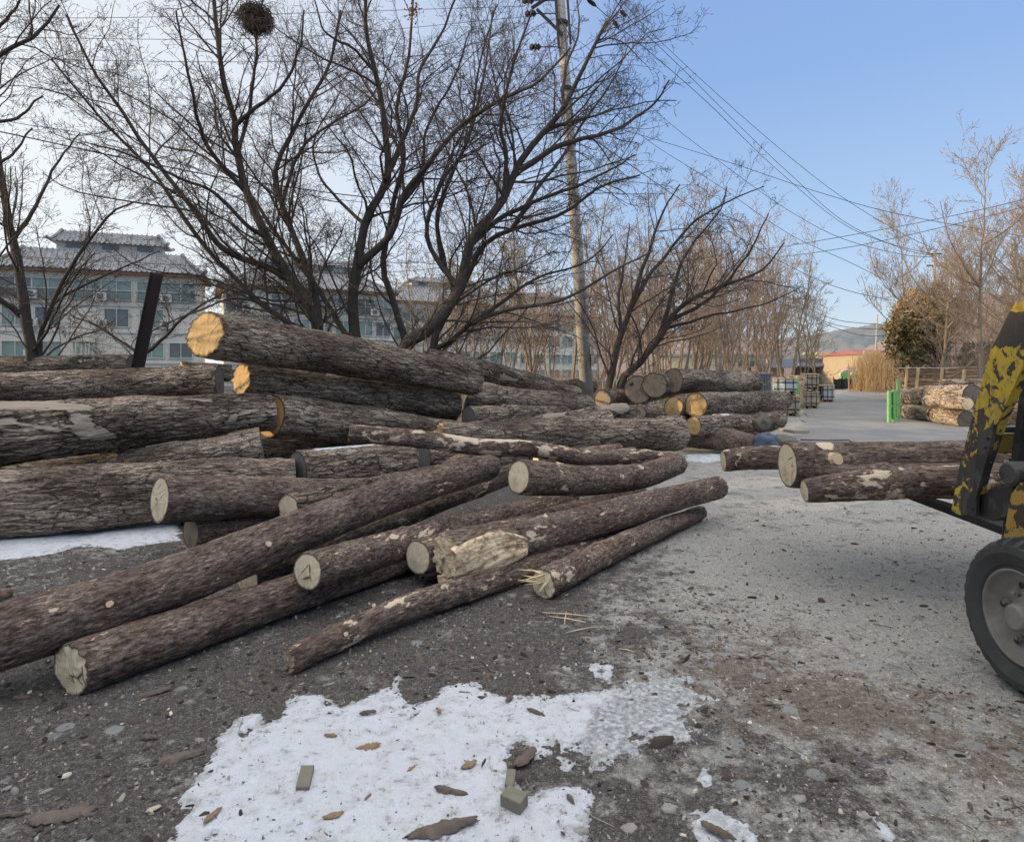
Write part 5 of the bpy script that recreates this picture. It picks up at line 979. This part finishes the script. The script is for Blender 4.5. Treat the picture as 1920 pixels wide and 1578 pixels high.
crate('nearest crate on the verge, at ground level with a grey cover',1455,1497,743,778,22.3,1.6); crate('pale crate standing on the nearest crate',1453,1493,709,742,22.4,1.6,'white',zb=.78)
crate('lower crate of the second strapped pair',1508,1534,735,765,26.5,1.8); crate('upper crate of the second strapped pair',1511,1534,701,734,26.6,1.8,zb=.82)
crate('farthest crate with squared strapping by the bend',1541,1563,722,753,32,2.2,'white')
crate('dark crate stack in the gap before the farthest crate',1530,1542,722,750,31,2.0,'net')
for k,(px,py) in enumerate([(1500,708),(1505,718),(1498,724),(1503,730),(1510,712)]):
    x,y,z=at(px,py,26); t=MB().lathe([(0,-.0),(.09,0),(.10,.02),(.10,.9),(0,.9)],(0,0,0),'Z',14)
    o=bpy.data.objects; mm=t.build('short_log',M['orange']); mm.rotation_euler=(R(-90),0,0); mm.location=(x,y,z); tag(mm,'orange sawn log end stacked beside the second crate pair','log','orange log ends beside the crates')
p=at(1494,0,24); tag(MB().bar((p[0],24,0),(p[0],24,1.25),.14,.14).build('green_post',M['green']),'bright green post between the first and second crates','post')
# green rack right of the lane
r0=empty('steel_rack',(at(1672,0,19.5)[0],19.5,0)); tag(r0,'bright green steel rack end at the left of the right log pile','rack')
for px,zt_,Y in ((1667,.98,19.3),(1676,1.0,19.6),(1684,1.32,20.3)):
    x=(px-CX)/F*Y; MB().box((x,Y,zt_/2),(.09,.09,zt_)).build('upright',M['green'],r0,bevel=.008)
for z in (.12,.5,.93): a=((1667-CX)/F*19.3,19.3,z); b=((1682-CX)/F*20.3,20.3,z); MB().bar(a,b,.05,.07).build('rail',M['green'],r0)
a=((1668-CX)/F*19.4,19.42,.5); b=((1682-CX)/F*20.2,20.2,.5); MB().bar(a,b,.02,.8).build('panel',M['green'],r0)
# stacks of slabs and boards behind the right pile
def slabs(x0,x1,Y,z0,z1,n,label,grp,mats,seed):
    rg=random.Random(seed); k=0; z=z0
    while z<z1 and k<n:
        t=rg.uniform(.06,.11); a=x0+rg.uniform(-.25,.2); b_=x1+rg.uniform(-.35,.25); m=MB(); P=[(a+(b_-a)*q/6,Y+rg.uniform(-.05,.05),z+t/2+rg.uniform(-.02,.02)) for q in range(7)]
        m.tube(P,[t*.55*rg.uniform(.8,1.1) for _ in P],7); o=m.build('slab_board',M[rg.choice(mats)]); tag(o,label,'board',grp); z+=t; k+=1
        if rg.random()<.7:
            P=[(q[0],q[1]+.25,q[2]+.02) for q in P]; o=MB().tube(P,t*.5,7).build('slab_board',M[rg.choice(mats)]); tag(o,label,'board',grp)
Ys=27; slabs((1702-CX)/F*Ys,(1765-CX)/F*Ys,Ys,.2,1.62,20,'rough bark edged board in the stack behind the green rack','rough boards stacked behind the green rack',['slab','slab','slabp'],1)
slabs((1775-CX)/F*28,(1850-CX)/F*28,28,.3,1.75,20,'rough board in the stack behind the two nearest right hand trees','rough boards stacked behind the right hand trees',['slab','slabp','slab'],2)
slabs((1855-CX)/F*25,(1990-CX)/F*25,25,.4,1.5,12,'pale sawn board in the stack seen past the forklift mast','pale boards stacked beyond the mast',['slabp'],3)
tag(MB().box(((1735-CX)/F*Ys,Ys,1.72),(1.8,.8,.03)).build('cover_sheet',M['white']),'thin grey sheet covering the board stack behind the green rack','sheet')
for px,pb_,pt_,Y,lb in ((1717,737,690,25.5,'slanting pale pole leaning on the first board stack'),(1762,722,690,26,'wooden stake between the board stacks'),(1803,715,693,25,'pale stake before the second board stack'),(1697,735,686,27,'thick wooden post at the left end of the board stack')):
    a=at(px-3,0,Y);b=at(px+2,pt_,Y); tag(MB().tube([(a[0],Y,0),(b[0],Y-.1,b[2])],.06,8).build('wooden_stake',M['slabp']),lb,'stake')
# evergreen
def leafball(name,label,c,rad,n,mats,seed,size,trunk_r=.14,cat='tree'):
    rg=np.random.default_rng(seed); r0=empty(name,(c[0],c[1],0)); tag(r0,label,cat)
    MB().tube([(c[0],c[1],0),(c[0]+.05,c[1],c[2]*.6),(c[0],c[1],c[2]+rad[2]*.8)],[trunk_r,trunk_r*.7,.03],9).build('trunk',M['brownbark'],r0)
    nc=int(n/34); cu=unit(rg.normal(size=(nc,3))); cr=.35+.8*rg.random(nc)**.6; cc=cu*cr[:,None]*np.array(rad)*(.9+.3*perlin(cu*2.2+seed)[:,None]); idx=rg.integers(0,nc,n)
    P=cc[idx]+rg.normal(size=(n,3))*np.array(rad)*.085; a=unit(rg.normal(size=(n,3))+np.array([0,0,.6])); b_=unit(np.cross(a,rg.normal(size=(n,3)))); s_=size*(.5+rg.random(n))[:,None]
    V=np.stack([P-a*s_,P+b_*s_*.35,P+a*s_,P-b_*s_*.35],1).reshape(-1,3)+np.array([0,0,c[2]]); Q=np.arange(n*4).reshape(-1,4); me=npmesh('crown',V,Q); 
    for mt in mats: me.materials.append(M[mt])
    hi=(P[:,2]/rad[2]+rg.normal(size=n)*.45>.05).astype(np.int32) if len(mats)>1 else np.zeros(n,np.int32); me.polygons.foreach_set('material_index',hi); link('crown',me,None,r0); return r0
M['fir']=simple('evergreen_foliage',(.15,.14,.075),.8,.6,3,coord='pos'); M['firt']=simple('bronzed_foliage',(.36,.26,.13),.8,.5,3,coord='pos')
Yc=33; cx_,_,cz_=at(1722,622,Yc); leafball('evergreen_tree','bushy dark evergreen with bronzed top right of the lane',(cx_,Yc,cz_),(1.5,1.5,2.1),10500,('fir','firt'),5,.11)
cx_,_,cz_=at(1752,585,36); leafball('evergreen_tree','bronze leaved bush tree behind the dark evergreen',(cx_,36,cz_),(1.4,1.3,1.7),5000,('firt',),6,.09)
cx_,_,cz_=at(1850,670,34); leafball('evergreen_tree','low dark shrub behind the board stacks',(cx_,34,cz_),(1.3,1.2,.9),4000,('fir',),7,.09)
# dry reeds and undergrowth (uncountable)
def brush(name,label,cat,boxes,mat,n,seed,h0,h1,r=.01,bend=.25,m=4):
    rg=np.random.default_rng(seed); VV=[];QQ=[];off=0
    for (ax,ay,bx,by,wd,dn) in boxes:
        k=int(n*dn); t=rg.random(k); P0=np.stack([ax+(bx-ax)*t+rg.normal(size=k)*wd*.3,ay+(by-ay)*t+rg.normal(size=k)*wd,np.zeros(k)],1); h=h0+(h1-h0)*rg.random(k)
        d=unit(rg.normal(size=(k,3))*bend+np.array([0,0,1])); C=[P0]
        for j in range(1,m): d=unit(d+rg.normal(size=(k,3))*bend*.6); C.append(C[-1]+d*(h/(m-1))[:,None])
        C=np.stack(C,1); V,Q=tubes(C,np.full((k,m),r)*np.linspace(1,.4,m)[None],3); VV.append(V);QQ.append(Q+off);off+=len(V)
    return tag(link(name,npmesh(name,np.vstack(VV),np.vstack(QQ)),M[mat]),label,cat,kind='stuff')
def X_(px,Y): return (px-CX)/F*Y
brush('reeds','tall dry tan reeds in front of the ochre house','reeds',[(X_(1632,48),48,X_(1688,50),50,1.2,1)],'straw',2600,1,1.4,3.3,.022,.10)
brush('undergrowth','tangled golden brown undergrowth behind the log pile','undergrowth',[(X_(860,24),24,X_(1120,26),26,2.5,1),(X_(1120,25),25,X_(1400,27),27,1.8,1.1),(X_(1240,34),34,X_(1430,36),36,2,.6),(X_(560,26),26,X_(860,24),24,2,.5)],'browntwig',3800,2,.5,2.2,.009,.6,6)
brush('undergrowth','bare tangled bushes below the right hand trees','undergrowth',[(X_(1760,40),40,X_(1960,44),44,4,1.2),(X_(1780,31),31,X_(1900,31),31,1,.6)],'browntwig',2400,3,1,3.8,.012,.4,5)
# hills
def hill(name,label,Y,prof,mat,depth,seed,amp):
    px=np.linspace(prof[0][0],prof[-1][0],260); py=np.interp(px,[p[0] for p in prof],[p[1] for p in prof]); ny=40; V=[]
    for j in range(ny):
        t=j/(ny-1); Yj=Y+depth*t; k=math.sin(min(1,t*1.25)*PI/2)
        x=(px-CX)/F*(Y+depth*.5); z=(CH+(HY-py)/F*(Y+depth))*k-1*(1-k); 
        nz=perlin(np.stack([x*.5/amp,np.full_like(x,Yj*.5/amp),x*0+seed],-1))*amp*.55+perlin(np.stack([x*1.6/amp,np.full_like(x,Yj*1.6/amp),x*0+seed],-1))*amp*.4
        V.append(np.stack([(px-CX)/F*Yj,np.full_like(x,Yj),z+nz*k],-1))
    V=np.vstack(V); n=260; ii=np.arange(ny-1)[:,None]*n; jj=np.arange(n-1)[None]; o=link(name,npmesh(name,V,np.stack([ii+jj,ii+jj+1,ii+n+jj+1,ii+n+jj],-1).reshape(-1,4),True),M[mat]); return tag(o,label,'hills',kind='structure')
s=NT('wooded_hill_far'); p=s.pos(); n=s.noise(p,.12,5,.7); n2=s.noise(p,.012,4); M['hill']=s.fin(s.mix(s.ramp(n2,[(.45,0),(.6,1)]),s.mix(n,(.07,.10,.11),(.19,.22,.235)),s.mix(n,(.15,.14,.14),(.27,.25,.245))),1)  # bluish, desaturated colour stands in for distance haze
s=NT('wooded_hill_near'); p=s.pos(); n=s.noise(p,.35,6,.75); M['hill2']=s.fin(s.mix(n,(.14,.105,.10),(.34,.27,.24)),1)
hill('hills','pine covered hill beyond the buildings',480,[(900,668),(1100,655),(1300,648),(1480,640),(1560,626),(1640,614),(1700,612),(1800,600),(1900,610),(2100,640)],'hill',160,3,5)
hill('hills','brown wooded slope nearer on the right',190,[(1540,684),(1600,668),(1660,640),(1720,610),(1800,575),(1860,560),(1920,565),(2100,560),(2400,600)],'hill2',70,5,2.5)
hill('hills','brown wooded rise behind the thicket',170,[(700,690),(900,640),(1100,622),(1300,628),(1450,650),(1540,682)],'hill2',60,8,2.5)
# bundle, planks, rod near the middle stack
M['tarp']=simple('blue_grey_tarpaulin',(.075,.095,.13),.55,.3,6,bump=.3); M['tarp2']=simple('brown_tarpaulin',(.13,.12,.095),.7,.3,6)
def lump(name,label,c,rad,mat,seed,parent=None):
    n,k=40,24; th=np.linspace(0,2*PI,n,endpoint=False); ph=np.linspace(.02,PI-.02,k); A,B_=np.meshgrid(th,ph); P=np.stack([np.sin(B_)*np.cos(A),np.sin(B_)*np.sin(A),np.cos(B_)],-1)
    f=1+.35*fbm(P*1.6+seed,3)[...,None]-.08*np.abs(perlin(P*5+seed))[...,None]; P=P*f*np.array(rad); P[...,2]=np.maximum(P[...,2],-rad[2]*.6)
    ii=np.arange(k-1)[:,None]*n; jj=np.arange(n)[None]; j2=(jj+1)%n; o=link(name,npmesh(name,P.reshape(-1,3),np.stack([ii+jj,ii+n+jj,ii+n+j2,ii+j2],-1).reshape(-1,4),True),M[mat],loc=(c[0],c[1],c[2]+rad[2]*.6)); 
    return tag(o,label,'bundle')
Yb=11.3; x,_,_=at(1436,0,Yb); lump('tarp_bundle','dark blue tarpaulin bundle beside the lone tapering log',(x,Yb,.17),(.24,.22,.20),'tarp',2)
x,_,_=at(1462,0,11.6); lump('tarp_bundle','olive brown sacking heap right of the blue tarpaulin',(x,11.6,.15),(.36,.25,.17),'tarp2',5)
x,_,_=at(1488,0,11.9); tag(MB().box((x,11.9,.47),(.32,.5,.06),rz=.2).build('plank_offcut',M['chipL'],bevel=.01),'pale plank offcut on the sacking heap, uppermost','offcut'); tag(MB().box((x+.03,11.85,.2),(.26,.4,.12),rz=-.1).build('plank_offcut',M['chipL'],bevel=.01),'pale block offcut under the plank offcut','offcut')
Yb=12.3; x,_,_=at(1428,0,Yb); lump('burl','round knobbly burl leaning over the sacking','' or (x,Yb,.45),(.17,.17,.2),'old_s' if 'old_s' in M else 'tarp2',9)
a=at(1510,829,11.4);b=at(1596,826,11.4); tag(MB().tube([(a[0],11.6,.33),(a[0]+.4,11.45,.335),(b[0]-.05,11.4,.345),(b[0],11.38,.32),(b[0]+.01,11.36,.2)],.012,6).build('bent_rod',M['steel']),'thin bent steel rod sticking out above the forklift load','rod')
# ================================================================ forklift
M['ypaint']=chipped('chipped_yellow_paint',(.52,.36,.025),(.034,.031,.030),.535,5.5); M['ypaint2']=chipped('worn_dark_yellow',(.30,.20,.03),(.035,.03,.027),.46,9); M['yrust']=chipped('rusty_yellow',(.34,.21,.05),(.05,.035,.022),.46,14); M['dpaint']=chipped('greasy_dark_steel',(.06,.058,.055),(.030,.028,.027),.5,9)
M['mastp']=mast_paint(); M['yellow']=chipped('solid_worn_yellow',(.50,.36,.03),(.05,.04,.03),.36,7)
s=NT('tyre_rubber'); p=s.obj(); n=s.noise(p,7,5,.7); n2=s.noise(p,60,3); M['rubber']=s.fin(s.mix(s.math('ADD',s.math('MULTIPLY',n,.8),s.math('MULTIPLY',n2,.2)),(.012,.013,.015),(.085,.084,.08)),.8,s.bump(n2,.3,.003))
M['rimm']=simple('dusty_grey_rim',(.20,.19,.175),.75,.35,7,dirt=((.10,.075,.055),.5),bump=.3)
fk=empty('forklift',(3.1,2.9,0)); tag(fk,'old forklift with chipped yellow and black mast carrying logs at the right edge','forklift')
def poly(pts,X): return [side(px,py,X) for px,py in pts]
def wheel(xo,yc,R_,w_,dirn=1):
    """outer face at xo, wheel body goes toward +X*dirn"""
    m=MB(); n=432; prof=[(.58*R_,.02),(.60*R_,-.004),(.63*R_,-.002),(.66*R_,-.012),(.80*R_,-.03),(.90*R_,-.024),(.945*R_,-.008),(.985*R_,.022),(R_,.05),(R_,w_/2),(R_,w_-.05),(.985*R_,w_-.02),(.9*R_,w_+.02),(.66*R_,w_),(.58*R_,w_-.02)]
    vs=[];k=len(prof); lug=[0,0,0,0,0,.1,.6,1,1,1,1,1,.0,0,0]
    for pi_,(r,a) in enumerate(prof):
        for q in range(n):
            t=2*PI*q/n; ph=(t*30/(2*PI))%1; gap=float(sm(np.array(abs(ph-.5)),.20,.26)); rr=r-.036*gap*lug[pi_]; aa=a+(.010*gap*lug[pi_] if pi_<9 else -.010*gap*lug[pi_]); vs.append((xo+dirn*aa,yc+rr*math.cos(t),R_+rr*math.sin(t)))
    fs=[(i*n+q,i*n+(q+1)%n,(i+1)*n+(q+1)%n,(i+1)*n+q) for i in range(k-1) for q in range(n)]; m.add(vs,fs)
    c=(xo,yc,R_); hub=MB().lathe([(0,-.035*dirn),(.055,-.035*dirn),(.065,-.02*dirn),(.07,.03*dirn),(.10,.035*dirn),(.105,.07*dirn)],c,'X',40)
    wo=hub.build('wheel',M['rimm'],fk,smooth=False,bevel=.003); m.build('tyre',M['rubber'],wo)
    MB().lathe([(.575*R_,.10*dirn),(.585*R_,.0),(.60*R_,-.012*dirn),(.575*R_,-.012*dirn),(.56*R_,.005*dirn),(.52*R_,.028*dirn),(.48*R_,.03*dirn),(.44*R_,.05*dirn),(.36*R_,.055*dirn),(.33*R_,.042*dirn),(.24*R_,.04*dirn)],c,'X',80).build('rim',M['rimm'],wo,smooth=True)
    for q in range(8):
        t=2*PI*q/8+.3; b_=(xo+.03*dirn,yc+.118*math.cos(t),R_+.118*math.sin(t)); MB().lathe([(0,-.022*dirn),(.011,-.022*dirn),(.012,-.008*dirn),(.018,-.008*dirn),(.018,.02*dirn)],b_,'X',6).build('wheel_nut',M['rimm'],wo)
    for q in range(5): t=2*PI*q/5+.1; MB().lathe([(0,-.0),(.017,-.0)],(xo+.034*dirn,yc+.152*math.cos(t),R_+.152*math.sin(t)),'X',12).build('hand_hole',M['steel'],wo)
    return wo
wheel(2.5,3.1,.385,.24); wheel(4.15,3.1,.385,.24,-1); wheel(2.62,1.35,.30,.2); wheel(4.03,1.35,.30,.2,-1)
XB=2.72
for nm,X0 in (('load_guard',XB),('load_guard',3.86)):
    m=MB(); P=poly([(1783,958),(1797,880),(1825,770),(1858,655),(1893,583),(1903,569),(1925,562),(1948,566),(1936,612),(1912,690),(1868,790),(1838,880),(1818,964),(1800,966)],XB); m.prismX(P,X0,X0+.014); g_=m.build(nm,M['mastp'],fk,bevel=.003)
    R_=poly([(1948,566),(1936,612),(1912,690),(1868,790),(1838,880),(1818,964)],XB)
    m=MB()
    for a,b_ in zip(R_[:-1],R_[1:]): m.add([(X0,a[0],a[1]),(X0+.055,a[0],a[1]),(X0+.055,b_[0],b_[1]),(X0,b_[0],b_[1]),(X0,a[0]-.013,a[1]),(X0+.055,a[0]-.013,a[1]),(X0+.055,b_[0]-.013,b_[1]),(X0,b_[0]-.013,b_[1])],[(0,1,2,3),(7,6,5,4),(0,4,5,1),(2,6,7,3),(1,5,6,2),(0,3,7,4)])
    m.build('edge_flange',M['mastp'],g_)
MB().prismX(poly([(1845,807),(1867,795),(1860,840),(1852,865),(1833,932),(1833,967),(1807,963),(1811,928),(1827,919),(1834,846)],2.70),2.69,2.712).build('hinge_bracket',M['dpaint'],fk,bevel=.003)
for px,py in ((1851,822),(1847,840),(1822,955)): y,z=side(px,py,2.685); MB().lathe([(0,-.004),(.009,-.004),(.010,.004)],(2.688,y,z),'X',10).build('bolt_head',M['steel'],fk)
y0,z0=side(1871,832,2.95)
o=MB(); o.prismX(poly([(1833,932),(1850,925),(1880,914),(1906,908),(1904,945),(1893,968),(1868,976),(1840,972),(1833,967)],2.76),2.74,3.0); o.build('lower_arm',M['dpaint'],fk,bevel=.006)
ya,za=side(1864,832,2.9); MB().box((3.45,ya+.02,za),(1.25,.06,.115)).build('crossbar',M['ypaint2'],fk,bevel=.005); MB().box((3.45,ya+.03,za+.085),(1.25,.09,.035)).build('crossbar_lip',M['dpaint'],fk,bevel=.004)
yb,zb=side(1840,950,2.9); MB().box((3.45,yb+.02,zb+.02),(1.25,.05,.12)).build('lower_crossbar',M['dpaint'],fk,bevel=.005)
yc_,zc_=side(1893,640,3.0); 
for z in (1.55,1.85): MB().box((3.3,3.62-(z-1.4)*.34,z),(1.15,.035,.05)).build('guard_rung',M['ypaint2'],fk,bevel=.004)
def mastrail(x): 
    for dy,w_ in ((0,.1),(-.13,.1)): 
        m=MB(); m.bar((x,3.78+dy,.42),(x,3.42+dy,2.75),.05,.09,up=(1,0,0)); m.build('mast_rail',M['dpaint'],fk,bevel=.004)
for x in (2.98,3.72): mastrail(x)
MB().tube([(3.35,3.66,.5),(3.35,3.40,2.2)],.045,14).build('lift_cylinder',M['steel'],fk,smooth=True)
for z in (.55,1.5,2.6): MB().bar((2.98,3.70-(z-.42)*.155,z),(3.72,3.70-(z-.42)*.155,z),.09,.06).build('mast_crossmember',M['dpaint'],fk,bevel=.004)
yp,zp=side(1905,888,2.72); MB().lathe([(0,-.03),(.055,-.03),(.068,-.015),(.068,.1),(0,.1)],(2.70,yp,zp),'X',24).build('pivot_pin',M['dpaint'],fk,bevel=.003)
MB().box((2.76,yp-.12,zp),(.09,.26,.115)).build('pivot_housing',M['dpaint'],fk,bevel=.03)
MB().prismX(poly([(1896,925),(1912,905),(1975,900),(1990,1040),(1930,1020),(1880,1013),(1888,965)],2.62),2.62,2.70).build('axle_plate',M['yrust'],fk,bevel=.004)
for x in (3.14,3.72):
    m=MB(); m.prismX([(3.98,.60),(3.98,1.05),(3.93,1.05),(3.925,.55),(3.97,.545),(5.42,.60),(5.42,.612),(4.6,.622)],x,x+.115); m.build('fork',M['steel'],fk,bevel=.004)
MB().box((3.33,2.2,.62),(1.15,1.9,.42)).build('chassis',M['yrust'],fk,bevel=.03); MB().box((3.33,1.0,.85),(1.2,.75,.85)).build('counterweight',M['yellow'],fk,bevel=.12)
MB().box((3.33,2.85,1.05),(1.0,.12,.6)).build('dashboard',M['dpaint'],fk,bevel=.03); MB().box((3.33,2.0,1.02),(.5,.5,.14)).build('seat',M['rubber'],fk,bevel=.05); MB().box((3.33,1.74,1.3),(.5,.12,.5)).build('seat',M['rubber'],fk,bevel=.05)
for x in (2.85,3.8):
    MB().tube([(x,2.95,.8),(x,2.75,2.15)],.03,8).build('guard_post',M['dpaint'],fk); MB().tube([(x,1.2,1.2),(x,1.45,2.15)],.03,8).build('guard_post',M['dpaint'],fk)
m=MB(); 
for k in range(7): m.bar((2.85,1.5+k*.2,2.17),(3.8,1.5+k*.2,2.17),.03,.03)
m.bar((2.85,1.4,2.17),(2.85,2.8,2.17),.05,.05); m.bar((3.8,1.4,2.17),(3.8,2.8,2.17),.05,.05); m.build('overhead_guard',M['dpaint'],fk)
MB().lathe([(.13,0),(.145,.01),(.13,.02)],(3.33,2.62,1.28),'Z',24).build('steering_wheel',M['steel'],fk)
